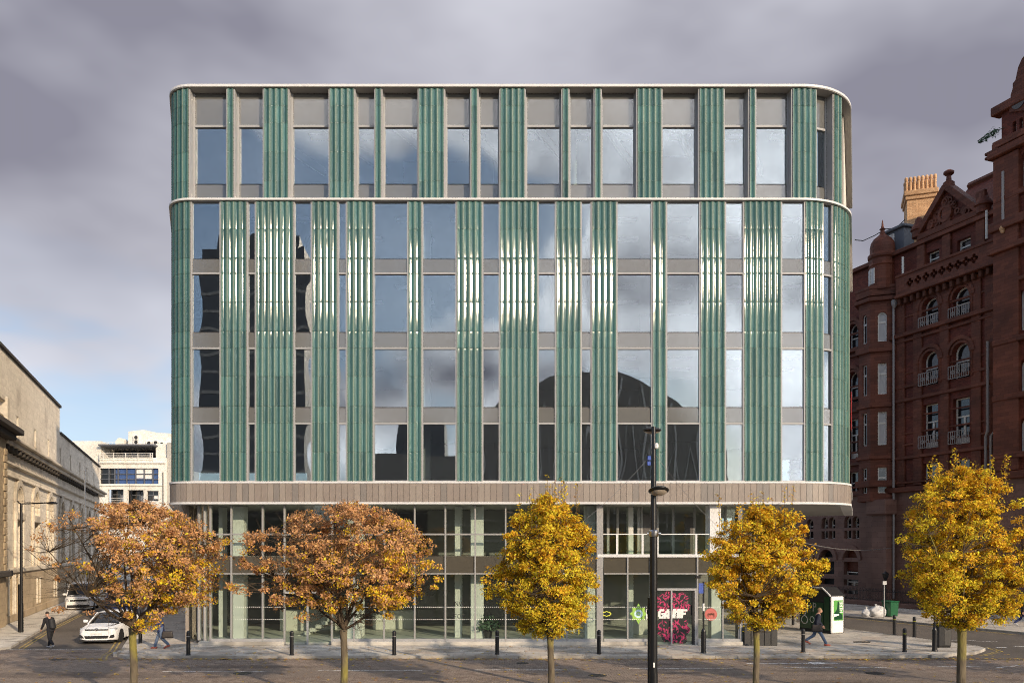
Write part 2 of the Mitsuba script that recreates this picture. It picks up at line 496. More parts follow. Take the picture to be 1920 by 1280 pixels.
def flags(name, region, view, rowd, length, label, mats, rng, most=300):
    """a pavement: dark bed plus flagstones with open joints."""
    key = numbered(name)
    scene[key] = mikit.ply(slab(region, ROAD - 0.03, -0.03), 'm_joint')
    labels[key] = {'kind': 'structure', 'label': label, 'category': 'pavement'}
    x0, y0, x1, y1 = view.bounds
    stones = []
    row, y = 0, y0
    while y < y1:
        x = x0 - rng.random() * length
        while x < x1:
            l = length * rng.uniform(0.75, 1.2)
            c = sbox(x + 0.007, y + 0.007, x + l - 0.007, y + rowd - 0.007).intersection(view)
            x += l
            if c.is_empty or c.geom_type != 'Polygon' or c.area < 0.03:
                continue
            cx, cy = c.centroid.x, c.centroid.y
            if abs(cx / cy) > 0.66:
                continue
            stones.append((c.area / cy ** 3, c))
        y += rowd; row += 1
    stones.sort(key=lambda q: -q[0])
    rest = []
    for i, (_, c) in enumerate(stones):
        dz = rng.uniform(-0.004, 0.003)
        c = Polygon(c.exterior).simplify(0.002)
        m = slab(c, -0.028, dz)
        top = c.buffer(-0.008, join_style=2)
        if i < most:
            part(key, 'flagstone', m, mats[int(rng.random() ** 1.6 * len(mats))])
        else:
            rest.append(m)
    if rest:
        part(key, 'flagstones', join(rest), mats[0], kind='stuff', label='flagstones farther along the pavement')
    return key


rng = random.Random(5)
inner = ISLAND.buffer(-0.17)
FM = ['m_flag', 'm_flag_pale', 'm_flag_warm', 'm_flag']
pav = flags('pavement', ISLAND.buffer(-0.16), inner.intersection(sbox(-26, 30, 26, 53)), 0.62, 0.95, 'sunlit stone flag pavement round the tiled building', FM, rng)
far_strip = inner.intersection(sbox(-60, 53, 30, 100))
part(pav, 'far_surface', slab(far_strip, -0.03, 0.0), 'm_flag', kind='stuff', label='far pavement behind the tiled building')
pavl = numbered('pavement')
scene[pavl] = mikit.ply(slab(LEFTP.buffer(-0.16), ROAD - 0.03, 0.0), 'm_flag_pale')
labels[pavl] = {'kind': 'structure', 'label': 'pale pavement along the stone hall on the left', 'category': 'pavement'}
pavr = numbered('pavement')
scene[pavr] = mikit.ply(slab(RIGHTP.buffer(-0.16), ROAD - 0.03, 0.0), 'm_flag')
labels[pavr] = {'kind': 'structure', 'label': 'shaded pavement in front of the red brick hotel', 'category': 'pavement'}


def kerbs(parent, poly, test, step=0.92):
    ring = LineString(poly.exterior.coords)
    L = ring.length
    n = int(L / step)
    rest = []
    for i in range(n):
        a, b = ring.interpolate(i * L / n), ring.interpolate((i + 1) * L / n)
        A, B = np.array([a.x, a.y]), np.array([b.x, b.y])
        d = B - A; l = np.linalg.norm(d); d /= l
        nn = np.array([d[1], -d[0]])
        mid = (A + B) / 2
        if poly.contains(Point(*(mid + nn * 0.05))):
            nn = -nn
        if mid[1] < 20 or abs(mid[0] / mid[1]) > 0.68:
            continue
        f = Fr(A, d, nn)
        m = f.cbox(0.004, l - 0.004, -0.155, 0.0, ROAD - 0.04, 0.004, 0.012)
        if test(mid):
            part(parent, 'kerb_stone', m, 'm_kerb')
        else:
            rest.append(m)
    if rest:
        part(parent, 'kerb_stones', join(rest), 'm_kerb', kind='stuff', label='kerb stones farther along the street')


kerbs(pav, ISLAND, lambda m: m[1] < 48)
kerbs(pavl, LEFTP, lambda m: m[1] < 60)
kerbs(pavr, RIGHTP, lambda m: m[1] < 75)


def mark(name, pts, width, m, parent, z=None):
    """painted line on the road along pts."""
    ls = LineString(pts)
    part(parent, name, sheet(ls.buffer(width / 2, cap_style=2), (ROAD + 0.006) if z is None else z), m)


def gr(px, py):
    return ground(px, py, ROAD)


for a, b, y in [(597, 792, 1257), (888, 1082, 1255.5), (1179, 1374, 1253.5), (1469, 1663, 1250.5), (1757, 1836, 1249.5), (305, 500, 1258)]:
    mark('centre_line', [gr(a, y), gr(b, y)], 0.11, 'm_road_white', 'sett_road')
mark('edge_line', [gr(0, 1216.5), gr(212, 1216.5)], 0.08, 'm_road_white', 'road')
A0 = gr(1400, 1243.5); A1 = gr(1520, 1242.8)
mark('arrow_shaft', [A0, A1], 0.15, 'm_road_white', 'sett_road')
part('sett_road', 'arrow_head', sheet(Polygon([A1 + [0, 0.34], A1 + [1.25, 0.0], A1 + [0, -0.34]]), ROAD + 0.006), 'm_road_white')
for o in (0.0, 0.22):
    mark('yellow_line', [(-16.9 - o, 36.0 - 0.5), (-17.55 - o, 37.0), (-17.95 - o, 38.5), (-20.05 - o, 43.9), (-35 - o, 82)], 0.075, 'm_road_yellow', 'road')
    mark('yellow_line', [(20.2 + o, 36.9), (21.9 + o, 38.5), (22.15 + o, 39.6), (21.7 + o, 41.0)], 0.06, 'm_road_yellow', 'road')
    mark('yellow_line', [(-22.9 + o, 39.6), (-26.4 + o, 48.6), (-38 + o, 82)], 0.075, 'm_road_yellow', 'road')
    mark('yellow_line', [(27.2 - o, 46.1), (22.1 - o, 57.9), (13 - o, 78)], 0.07, 'm_road_yellow', 'road')
for k in range(9):
    x = 1800 + k * 34
    mark('give_way_dash', [gr(x, 1217 - k * 1.6), gr(x + 20, 1216 - k * 1.6)], 0.14, 'm_road_white', 'road')
mark('worn_line', [gr(1770, 1199.5), gr(1870, 1202.5)], 0.12, 'm_road_white', 'road')
for k in range(4):
    mark('dash_line', [gr(1868 + k * 26, 1251.5 - k * 2.6), gr(1890 + k * 26, 1249.5 - k * 2.6)], 0.1, 'm_road_white', 'road', ROAD + 0.008)
# utility covers let into the plaza paving
for (px0, px1, py0, py1, m) in [(1615, 1650, 1193, 1201.5, 'm_flag_warm'), (1600, 1632, 1202, 1204.5, 'm_dark_panel'), (834, 862, 1216, 1221, 'm_flag_warm')]:
    c = [ground(px0, py0), ground(px1, py0), ground(px1, py1), ground(px0, py1)]
    part(pav, 'access_cover', slab(Polygon(c), -0.02, 0.007), m)

for i, (px, py, sx) in enumerate([(455, 1262, 0.34), (1120, 1266, 0.34), (1640, 1262, 0.36), (110, 1236, 0.34), (980, 1243, 0.26)]):
    c = gr(px, py)
    part('sett_road' if i != 3 else 'road', 'manhole_cover', slab(Point(*c).buffer(sx, 20).difference(Point(*c).buffer(sx * 0.86, 20)).union(Point(*c).buffer(sx * 0.83, 20)), ROAD - 0.02, ROAD + 0.010), 'm_dark_panel')
for px in (420, 860, 1270, 1620):
    c = gr(px, 1237.5)
    part('sett_road', 'gully_grate', join([slab(sbox(c[0] - 0.22 + 0.055 * k, 35.5, c[0] - 0.19 + 0.055 * k, 35.86), ROAD - 0.02, ROAD + 0.010) for k in range(9)]), 'm_dark_panel')
# fallen leaves along the kerb
rr = np.random.default_rng(9)
n = 2200
lx = rr.uniform(-20, 23, n); ly = np.where(rr.random(n) < 0.5, 35.98 - rr.exponential(0.22, n), rr.uniform(27.6, 39.6, n))
onp = np.array([ISLAND.contains(Point(a, b)) for a, b in zip(lx, ly)])
lz = np.where(onp, 0.012, ROAD + 0.014)
an = rr.uniform(0, 6.28, n); s = rr.uniform(0.03, 0.06, n)
q = np.stack([np.stack([lx + s * np.cos(an + k * np.pi / 2) * (1.5 if k % 2 == 0 else 0.8), ly + s * np.sin(an + k * np.pi / 2) * (1.5 if k % 2 == 0 else 0.8), lz + (0.02 * rr.random(n) if k == 1 else 0)], 1) for k in range(4)], 1)
lc = np.repeat(np.where(rr.random(n)[:, None] < 0.5, [[0.5, 0.33, 0.04]], [[0.36, 0.18, 0.05]]), 4, 0)
scene['fallen_leaves'] = mikit.ply((q.reshape(-1, 3), np.arange(4 * n).reshape(n, 4)), 'm_fallen', color=lc)
labels['fallen_leaves'] = {'kind': 'stuff', 'label': 'scattered yellow and brown fallen leaves on road and kerb', 'category': 'leaves'}

# ---------------------------------------------------------------- the tiled office building
OB = thing('office_building', 'seven storey office building of green fluted glazed tiles with rounded corners', 'building')
YF = 39.6
XL, XR, RL, RR = -14.95, 13.45, 1.25, 3.22
path = []
e0 = math.radians(70)
lw = np.array([-math.sin(math.radians(20)), math.cos(math.radians(20))])
for k in range(13):
    a = e0 * (1 - k / 12)
    path.append((XL - RL * math.sin(a), YF + RL * (1 - math.cos(a)), -math.sin(a), -math.cos(a)))
P0 = np.array(path[0][:2])
pre = [(*(P0 + lw * q), path[0][2], path[0][3]) for q in (24, 12, 4, 1)]
path = pre + path
for k in range(1, 12):
    path.append((XL + (XR - XL) * k / 12, YF, 0, -1))
e1 = math.radians(68)
for k in range(21):
    a = e1 * k / 20
    path.append((XR + RR * math.sin(a), YF + RR * (1 - math.cos(a)), math.sin(a), -math.cos(a)))
P1 = np.array(path[-1][:2])
rw = np.array([math.cos(e1), math.sin(e1)])
path += [(*(P1 + rw * q), path[-1][2], path[-1][3]) for q in (1, 4, 13)]
path = np.array(path)
tt = np.concatenate([[0], np.cumsum(np.linalg.norm(np.diff(path[:, :2], axis=0), axis=1))])
_i = np.argmin(np.abs(path[:, 0] - XL) + np.abs(path[:, 1] - YF))
tt = tt - tt[_i] + XL                                     # t equals X along the straight front


def fp(t, off=0.0):
    t = np.asarray(t, float)
    g = [np.interp(t, tt, path[:, k]) for k in range(4)]
    nrm = np.sqrt(g[2] ** 2 + g[3] ** 2)
    return np.stack([g[0] + off * g[2] / nrm, g[1] + off * g[3] / nrm], -1)


_ft = np.linspace(XL - 2.0, XR + 4.6, 6000)
_fq = fp(_ft); _fx = CX + FPX * _fq[:, 0] / _fq[:, 1]
_a, _b = int(np.argmin(_fx[:1500])), 1500 + int(np.argmax(_fx[1500:]))


def tpx(px):
    return float(np.interp(px, _fx[_a:_b], _ft[_a:_b]))


def zz(py, Y=YF):
    return EYE + (HY - py) * Y / FPX


def sweep(t0, t1, o0, o1, z0, z1, step=0.25, lip=0.0):
    """box section swept along the building's footprint; o1 is the outer face."""
    n = max(2, int(abs(t1 - t0) / step) + 1)
    inside = tt[(tt > t0 + 1e-4) & (tt < t1 - 1e-4)]
    ts = np.unique(np.concatenate([[t0], inside, [t1]]))
    a, b = fp(ts, o0), fp(ts, o1)
    V = []
    for (p, z) in ((a, z0), (b, z0), (b, z1), (a, z1)):
        V.append(np.column_stack([p, np.full(len(p), z)]))
    m = len(ts)
    V = np.vstack(V); F = []
    for k in range(4):
        k2 = (k + 1) % 4
        for i in range(m - 1):
            F.append([k * m + i, k * m + i + 1, k2 * m + i + 1, k2 * m + i])
    F += [[0, m, 2 * m, 3 * m], [m - 1, 4 * m - 1, 3 * m - 1, 2 * m - 1]]
    return V, np.array(F)


TL, TR = tt[0], tt[-1]
MOD = 0.285
low_cols = [(321, 356.8), (414.0, 462.1), (480.3, 549.8), (585.3, 632), (651, 699), (766, 790.2), (856.8, 903.4), (938, 1007.5), (1043.2, 1088.5),
            (1110.2, 1155.4), (1224, 1248.4), (1314.0, 1359), (1395.8, 1464.2), (1510.5, 1543.3), (1562, 1581.5)]
top_cols = [(322, 353.4), (426, 437.5), (494.8, 539.8), (618.3, 663.7), (703.6, 714.4), (785.4, 832.2), (883.8, 894.9), (938.5, 983.7), (1055, 1065.7),
            (1115.7, 1126.4), (1195.6, 1240.2), (1312, 1357), (1406, 1416), (1486.5, 1530.6), (1564, 1578)]
trng = np.random.default_rng(4)
FL = np.linspace(0, 1, 15)
_ang = np.radians(np.interp(np.abs((FL[:-1] + FL[1:]) / 2 - 0.5), [0.0, 0.42, 0.5], [31, 9, 2])) * np.where(FL[:-1] < 0.5, 1, -1)
FD = np.concatenate([[0], np.cumsum(-np.tan(_ang) * np.diff(FL) * MOD)])
FD = FD - FD.mean()
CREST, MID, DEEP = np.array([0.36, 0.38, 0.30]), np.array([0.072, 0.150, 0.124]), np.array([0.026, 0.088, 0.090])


def tile_panel(t0, t1, z0, z1, nmod):
    tilt = trng.normal(0, 0.0026); hue = trng.normal(0, 0.055); bulge = trng.normal(0.0008, 0.0008)
    zs = [(z0 + 0.003, -0.009), (z0 + 0.013, -0.001), (z0 + 0.03, 0.0)] + [(z0 + (z1 - z0) * g_, bulge * math.sin(math.pi * g_)) for g_ in (0.16, 0.28, 0.4, 0.52, 0.64, 0.76, 0.88)] + [(z1 - 0.03, 0.0), (z1 - 0.013, -0.001), (z1 - 0.003, -0.009)]
    N = nmod * 14 + 1
    f = np.linspace(0, 1, N)
    base = np.tile(FD[:-1], nmod); base = np.append(base, FD[-1])
    a = np.append(np.tile(FL[:-1], nmod), 1.0)
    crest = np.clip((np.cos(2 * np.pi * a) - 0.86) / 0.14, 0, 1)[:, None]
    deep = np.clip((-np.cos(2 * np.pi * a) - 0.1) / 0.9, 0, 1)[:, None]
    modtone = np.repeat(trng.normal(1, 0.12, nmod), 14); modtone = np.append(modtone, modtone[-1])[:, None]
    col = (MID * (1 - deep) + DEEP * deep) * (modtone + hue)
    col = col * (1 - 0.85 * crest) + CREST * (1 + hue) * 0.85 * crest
    V, C, U = [], [], []
    for z, dz in zs:
        ts = t0 + (t1 - t0) * f
        o = base + dz + tilt * (z - (z0 + z1) / 2) + (np.repeat(trng.normal(0, 0.00035, nmod * 2), 7).tolist() + [0.0] if abs(dz) < 0.0008 or dz > 0 else 0.0)
        q = np.array([fp(a_, b_) for a_, b_ in zip(ts, o)])
        V.append(np.column_stack([q, np.full(N, z)]))
        U.append(np.column_stack([ts, np.full(N, z)]))
        C.append(np.clip(col, 0.01, 0.9))
    F = []
    for r in range(len(zs) - 1):
        i = np.arange(N - 1) + r * N
        F.append(np.stack([i, i + 1, i + N + 1, i + N], 1))
    return (np.vstack(V), np.vstack(F)), (np.vstack(C), np.vstack(U))


low_j = [377.5, 430, 484, 513, 567, 621.5, 652.5, 706, 762, 793, 848, 902]
top_j = [166, 199, 231, 285.5, 340, 372.5]
columns = []
for cols, joints in ((low_cols, low_j), (top_cols, top_j)):
    out = []
    for i, (a, b) in enumerate(cols):
        t0, t1 = tpx(a), tpx(b)
        if i == 0:
            t0 -= 0.5
        nm = max(1, round((t1 - t0) / MOD))
        out.append((t0, t1))
        for j0, j1 in zip(joints[:-1], joints[1:]):
            m, c = tile_panel(t0, t1, zz(j1), zz(j0), nm)
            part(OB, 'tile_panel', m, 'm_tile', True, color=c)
        part(OB, 'column_wall', sweep(t0 + 0.012, t1 - 0.012, -0.75 if cols is top_cols else -0.42, -0.05, zz(joints[-1]), zz(joints[0])), 'm_dark_panel')
    columns.append(out)
# the last bright strip of tiles where the corner runs into the side street, and the side walls beyond
for z0, z1, tl in [(zz(j1), zz(j0), 0) for j0, j1 in zip(low_j[:-1], low_j[1:])]:
    m, c = tile_panel(tpx(1582.5), TR - 9.0, z0, z1, 16)
    part(OB, 'tile_panel', m, 'm_tile', True, color=c)
part(OB, 'side_wall', join([sweep(TR - 13.6, TR, -0.6, -0.2, zz(902), zz(377.5)), sweep(TR - 12.6, TR, -0.7, -0.25, zz(372), zz(166))]), 'm_concrete')
part(OB, 'side_wall', sweep(TL, tpx(321) - 0.5, -0.6, -0.05, zz(902), zz(166)), 'm_dark_panel')
part(OB, 'banner', sweep(TR - 10.2, TR - 9.4, 0.07, 0.10, zz(780), zz(700)), 'm_red_sign', label='thin red banner on the side wall past the right corner')

wrng = np.random.default_rng(12)


def pane_mesh(fr, s0, s1, z0, z1, p, bow=0.0016, nx=6, nz=8):
    tx, tz = wrng.normal(0, 0.0012), wrng.normal(0, 0.0016)
    ph = wrng.uniform(0, 6.28, 3); am = wrng.uniform(0.5, 1.2) * bow
    u, w = np.meshgrid(np.linspace(0, 1, nx), np.linspace(0, 1, nz))
    pp = p + am * np.sin(np.pi * u) * np.sin(np.pi * w) + 0.0007 * np.sin(2 * np.pi * w + ph[0]) * np.sin(np.pi * u) + tx * (u - 0.5) + tz * (w - 0.5)
    v = fr.w(np.stack([s0 + (s1 - s0) * u.ravel(), pp.ravel(), z0 + (z1 - z0) * w.ravel()], 1))
    F = []
    for r in range(nz - 1):
        i = np.arange(nx - 1) + r * nx
        F.append(np.stack([i, i + 1, i + nx + 1, i + nx], 1))
    return v, fr.fix(np.vstack(F))


rows = [(380.5, 485.5, 487.5, 512.5), (515.5, 622.5, 625, 652), (655.5, 763, 765.5, 792.5), (796, 901, None, None)]
for (a, b), (c, d) in zip(columns[0][:-1], columns[0][1:]):
    A, B = fp(b), fp(c)
    fr = Fr(A, B - A, (fp(b, 1) - A) + (fp(c, 1) - B)); L = float(np.linalg.norm(B - A))
    if L < 0.2:
        continue
    YP = YF + 0.13
    for (y0, y1, y2, y3) in rows:
        zt, zb = zz(y0, YP), zz(y1, YP)
        ztop, zlow = zz(y0 - 3.2, YP), (zz(y3 + 0.2, YP) if y2 else zz(902.5, YP))
        fm = [fr.box(0.0, 0.07, -0.24, -0.02, zlow, ztop), fr.box(L - 0.07, L, -0.24, -0.02, zlow, ztop), fr.box(0.071, L - 0.071, -0.22, -0.035, zt, ztop)]
        if not y2:
            fm.append(fr.box(0.071, L - 0.071, -0.22, -0.03, zlow, zb))
        k = part(OB, 'window', join(fm), 'm_frame')
        part(k, 'pane', pane_mesh(fr, 0.071, L - 0.071, zb, zt, -0.13), 'm_glass', True)
        if y2:
            part(k, 'spandrel', fr.cbox(0.072, L - 0.072, -0.17, -0.085, zz(y3, YP), zz(y2, YP), 0.004), 'm_spandrel')
            part(k, 'sill_gap', fr.box(0.071, L - 0.071, -0.24, -0.16, zz(y2 + 0.2, YP), zz(y1, YP)), 'm_frame_dark')
YT = YF + 0.5
for (a, b), (c, d) in zip(columns[1][:-1], columns[1][1:]):
    A, B = fp(b), fp(c)
    fr = Fr(A, B - A, (fp(b, 1) - A) + (fp(c, 1) - B)); L = float(np.linalg.norm(B - A))
    zlow, ztop = zz(373), zz(166)
    z1, z2, z3, z4 = zz(236.5, YT), zz(240.5, YT), zz(345, YT), zz(347.5, YT)
    fm = [fr.box(0.0, 0.06, -0.70, -0.03, zlow, ztop), fr.box(L - 0.06, L, -0.70, -0.03, zlow, ztop),
          fr.box(0.061, 0.13, -0.62, -0.44, zlow, ztop), fr.box(L - 0.13, L - 0.061, -0.62, -0.44, zlow, ztop), fr.box(0.131, L - 0.131, -0.6, -0.42, z2, z1)]
    k = part(OB, 'window', join(fm), 'm_frame')
    part(k, 'pane', pane_mesh(fr, 0.131, L - 0.131, z3, z2, -0.52), 'm_glass', True)
    part(k, 'spandrel', fr.cbox(0.131, L - 0.131, -0.55, -0.47, z1 + 0.003, ztop, 0.004), 'm_spandrel')
    part(k, 'spandrel', fr.cbox(0.131, L - 0.131, -0.55, -0.47, zlow, z4, 0.004), 'm_spandrel')

# white ledges, coping, fascia
zc = zz(164.3)
part(OB, 'coping', sweep(TL, TR, -0.3, 0.10, zc, zc + 0.10), 'm_white_metal')
part(OB, 'roof_soffit', sweep(TL, TR, -1.1, 0.07, zc - 0.03, zc - 0.003), 'm_soffit')
part(OB, 'ledge', sweep(TL, TR, -0.75, 0.12, zz(376.8), zz(373.2)), 'm_white_metal')
part(OB, 'ledge', sweep(TL, TR, -0.4, 0.11, zz(906), zz(902.5)), 'm_white_metal')
part(OB, 'ledge', sweep(TL, TR, -0.4, 0.12, zz(945), zz(941.3)), 'm_white_metal')
part(OB, 'fascia_back', sweep(TL, TR, -0.4, 0.02, zz(941.2), zz(906.2)), 'm_frame_dark')
frng = random.Random(8)
t = tpx(321) - 0.6
while t < TR - 8:
    r = frng.random()
    part(OB, 'fascia_panel', sweep(t + 0.008, t + 0.287 - 0.008, 0.021, 0.075, zz(941.0), zz(906.4)), 'm_fascia_dark' if r < 0.12 else 'm_fascia_light' if r < 0.4 else 'm_fascia')
    t += 0.287

foot = Polygon([tuple(q) for q in fp(tt, -0.36)] + [(6, 66), (-24, 66)]).buffer(0)
foot_top = Polygon([tuple(q) for q in fp(tt, -0.72)] + [(6, 66), (-24, 66)]).buffer(0)
part(OB, 'roof', slab(foot_top, zc - 0.02, zc + 0.08), 'm_lead')
for i, (ya, yb) in enumerate([(374, 381), (487, 513), (625, 653), (765, 793)]):
    part(OB, 'floor_slab', slab(foot, zz(yb), zz(ya)), 'm_ceiling')
part(OB, 'floor_slab', slab(Polygon([tuple(q) for q in fp(tt, -0.3)] + [(6, 66), (-24, 66)]).buffer(0), zz(944), zz(908)), 'm_soffit')
part(OB, 'core_wall', join([Fr((-12, 50), (1, 0), (0, -1)).box(0, 26, -0.2, 0, zz(908), zc), Fr((-6, 47.2), (1, 0), (0, -1)).box(0, 5, -0.2, 0, zz(908), zc), Fr((7, 46.6), (1, 0), (0, -1)).box(0, 4, -0.2, 0, zz(908), zc)]), 'm_interior')
for (x, y) in [(-11.5, 42.2), (-4.3, 42.2), (2.9, 42.2), (10.1, 42.2)]:
    part(OB, 'interior_column', Fr((x, y), (1, 0), (0, -1)).box(-0.28, 0.28, -0.28, 0.28, zz(908), zz(166)), 'm_white')
for zi in (zz(166) - 0.08, zz(381) - 0.03, zz(513) - 0.03, zz(653) - 0.03):
    for x in np.arange(-13.6, 13, 2.65):
        for y in (41.6, 44.2):
            part(OB, 'ceiling_panel', Fr((x + 0.5 * (y > 42), y), (1, 0), (0, -1)).box(0, 1.1, -0.3, 0.3, zi, zi + 0.02), 'm_white')
for x in np.arange(-13.8, 13, 3.5):
    part(OB, 'ceiling_beam', Fr((x, 40.6), (0.45, 1), (1, -0.45)).box(0, 8, -0.06, 0.06, zc - 0.5, zc - 0.06), 'm_grey_metal')

# ground and first floor glazing
YG = 40.0
gf = Fr((0, YG), (1, 0), (0, -1))


def gX(px):
    return (px - CX) * YG / FPX


def gZ(py):
    return EYE + (HY - py) * YG / FPX


ZT, ZTR, ZB0, ZB1, ZSILL = gZ(946), gZ(1001.5), gZ(1042.5), gZ(1074.5), gZ(1197)
left_m = [394.5, 433.7, 492.5, 533.4, 622, 663.6, 720, 777.5, 835, 891, 948, 1005.7, 1062.8, 1120]
right_m = [1131, 1176.7, 1219.4, 1307.5, 1355, 1388]


def mullion(px, z0, z1, w=0.07):
    part(OB, 'mullion', gf.cbox(gX(px) - w / 2, gX(px) + w / 2, -0.16, 0.05, z0, z1, 0.006), 'm_mullion')


def glass(px0, px1, z0, z1, name='ground_pane'):
    part(OB, name, pane_mesh(gf, gX(px0) + 0.036, gX(px1) - 0.036, z0, z1, -0.06, 0.002, 3, 3), 'm_glass_clear', True)


for px in left_m:
    mullion(px, gZ(1202) if px not in (533.4, 622) else gZ(1208), ZT)
for a, b in zip(left_m[:-1], left_m[1:]):
    part(OB, 'transom', gf.box(gX(a) + 0.036, gX(b) - 0.036, -0.14, 0.03, ZTR - 0.035, ZTR + 0.035), 'm_mullion')
    part(OB, 'transom', gf.box(gX(a) + 0.036, gX(b) - 0.036, -0.14, 0.03, ZB1 - 0.05, ZB1 + 0.012), 'm_mullion')
    part(OB, 'ground_spandrel', gf.box(gX(a) + 0.037, gX(b) - 0.037, -0.14, -0.03, ZB1 + 0.013, ZB0), 'm_spandrel_low')
    glass(a, b, ZTR + 0.036, ZT)
    glass(a, b, ZB0 + 0.02, ZTR - 0.036)
    glass(a, b, ZSILL if (a, b) != (533.4, 622) else 0.13, ZB1 - 0.051)
    if (a, b) != (533.4, 622):
        part(OB, 'sill', gf.box(gX(a) + 0.036, gX(b) - 0.036, -0.14, 0.04, gZ(1202), ZSILL - 0.001), 'm_frame')
part(OB, 'door_mullion', gf.box(gX(576.5) - 0.035, gX(576.5) + 0.035, -0.15, 0.05, 0.02, ZB1 - 0.9), 'm_frame')
part(OB, 'door_head', gf.box(gX(533.4) + 0.04, gX(622) - 0.04, -0.15, 0.06, ZB1 - 0.95, ZB1 - 0.86), 'm_frame')
part(OB, 'plinth', join([gf.cbox(gX(374), gX(533), -0.3, 0.16, 0.002, gZ(1202) - 0.002, 0.01), gf.cbox(gX(622.5), gX(1219), -0.3, 0.16, 0.002, gZ(1202) - 0.002, 0.01), gf.cbox(gX(1308), gX(1392), -0.3, 0.16, 0.002, gZ(1202) - 0.002, 0.01)]), 'm_plinth')
# left end turns into the side street
cA, cB = np.array([gX(394.5), YG]), np.array([gX(394.5) - 0.75, YG + 0.55])
cf = Fr(cA, cB - cA, (-0.55, -0.75))
for s in (0.46, 0.93):
    part(OB, 'mullion', cf.box(s - 0.03, s + 0.03, -0.12, 0.05, gZ(1202), ZT), 'm_frame')
for z0, z1 in ((ZSILL, ZB1 - 0.05), (ZB0, ZTR - 0.036), (ZTR + 0.036, ZT)):
    for s in (0.04, 0.5):
        part(OB, 'ground_pane', pane_mesh(cf, s, s + 0.4, z0, z1, -0.05, 0.0, 2, 2), 'm_glass_clear', True)
part(OB, 'ground_spandrel', cf.box(0.04, 0.9, -0.1, -0.03, ZB1, ZB0), 'm_spandrel_low')
lf = Fr(cB, (-0.347, 0.938), (-0.938, -0.347))
part(OB, 'side_panel', lf.box(0.45, 0.7, -0.1, 0.1, 0, ZT), 'm_frame_dark')
for k in range(9):
    part(OB, 'side_panel', Fr((-15.75 - 0.12 * k, 41.3 + 0.45 * k), (-0.3, 0.95), (-0.95, -0.3)).box(0.0, 0.44, -0.1, 0.05, 0.02, ZT), 'm_fascia_light')
part(OB, 'side_panel', Fr((-16.2, 42.3), (-0.347, 0.938), (-0.938, -0.347)).box(3.0, 22, -0.3, 0.0, 0, ZT), 'm_fascia')
# right part: balcony recess over the shop front
mullion(1125.5, gZ(1202), ZT, 0.26)
for px in right_m[1:]:
    mullion(px, gZ(1202) if px != 1307.5 else 0.0, ZB0 - 0.0)
for a, b in zip(right_m[:-1], right_m[1:]):
    part(OB, 'transom', gf.box(gX(a) + 0.036, gX(b) - 0.036, -0.14, 0.03, ZB1 - 0.05, ZB1 + 0.012), 'm_mullion')
    part(OB, 'ground_spandrel', gf.box(gX(a) + 0.037, gX(b) - 0.037, -0.14, -0.03, ZB1 + 0.013, ZB0 - 0.05), 'm_spandrel_low')
    if (a, b) != (1219.4, 1307.5):
        glass(a, b, ZSILL, ZB1 - 0.051)
        part(OB, 'sill', gf.box(gX(a) + 0.036, gX(b) - 0.036, -0.14, 0.04, gZ(1202), ZSILL - 0.001), 'm_frame')
part(OB, 'balcony_edge', gf.cbox(gX(1120), gX(1392), -2.6, 0.06, ZB0 - 0.05, ZB0 + 0.09, 0.01), 'm_white_metal')
part(OB, 'balcony_rail', gf.box(gX(1131), gX(1330), -0.06, 0.0, ZTR - 0.02, ZTR + 0.03), 'm_white_metal')
for px in (1157, 1205, 1233, 1305.5):
    part(OB, 'balcony_post', gf.box(gX(px) - 0.045, gX(px) + 0.045, -0.07, 0.0, ZB0 + 0.09, ZTR - 0.02), 'm_white_metal')
for a, b in ((1131, 1157), (1157, 1205), (1205, 1233), (1233, 1305.5), (1305.5, 1330)):
    part(OB, 'balcony_glass', gf.box(gX(a) + 0.05, gX(b) - 0.05, -0.04, -0.028, ZB0 + 0.1, ZTR - 0.03), 'm_glass_clear')
part(OB, 'corner_column', gf.cbox(gX(1330.5), gX(1351.5), -0.9, 0.04, ZB0 + 0.092, ZT, 0.01), 'm_white_metal')
bf = Fr((0, YG + 2.3), (1, 0), (0, -1))
for px in (1140, 1158, 1197, 1203, 1233, 1262, 1302, 1330, 1360, 1390):
    X = gX(px) * 1.0575
    part(OB, 'balcony_mullion', bf.box(X - 0.06, X + 0.06, -0.1, 0.06, ZB0 + 0.09, ZT), 'm_mullion')
part(OB, 'balcony_window', pane_mesh(bf, gX(1131), gX(1395) * 1.0575, ZB0 + 0.09, ZT, 0.0, 0.0, 2, 2), 'm_glass_clear', True)
part(OB, 'balcony_door', bf.box(gX(1203) * 1.0575, gX(1233) * 1.0575, 0.02, 0.05, ZB0 + 0.1, ZT - 0.4), 'm_frame_dark')
part(OB, 'balcony_door', bf.box(gX(1284) * 1.0575, gX(1302) * 1.0575, 0.02, 0.05, ZB0 + 0.1, ZT - 0.5), 'm_frame_dark')
part(OB, 'recess_wall', Fr((gX(1128), YG), (0, 1), (1, 0)).box(0.15, 2.3, -0.2, 0.0, ZB0 + 0.09, ZT), 'm_interior_dark')
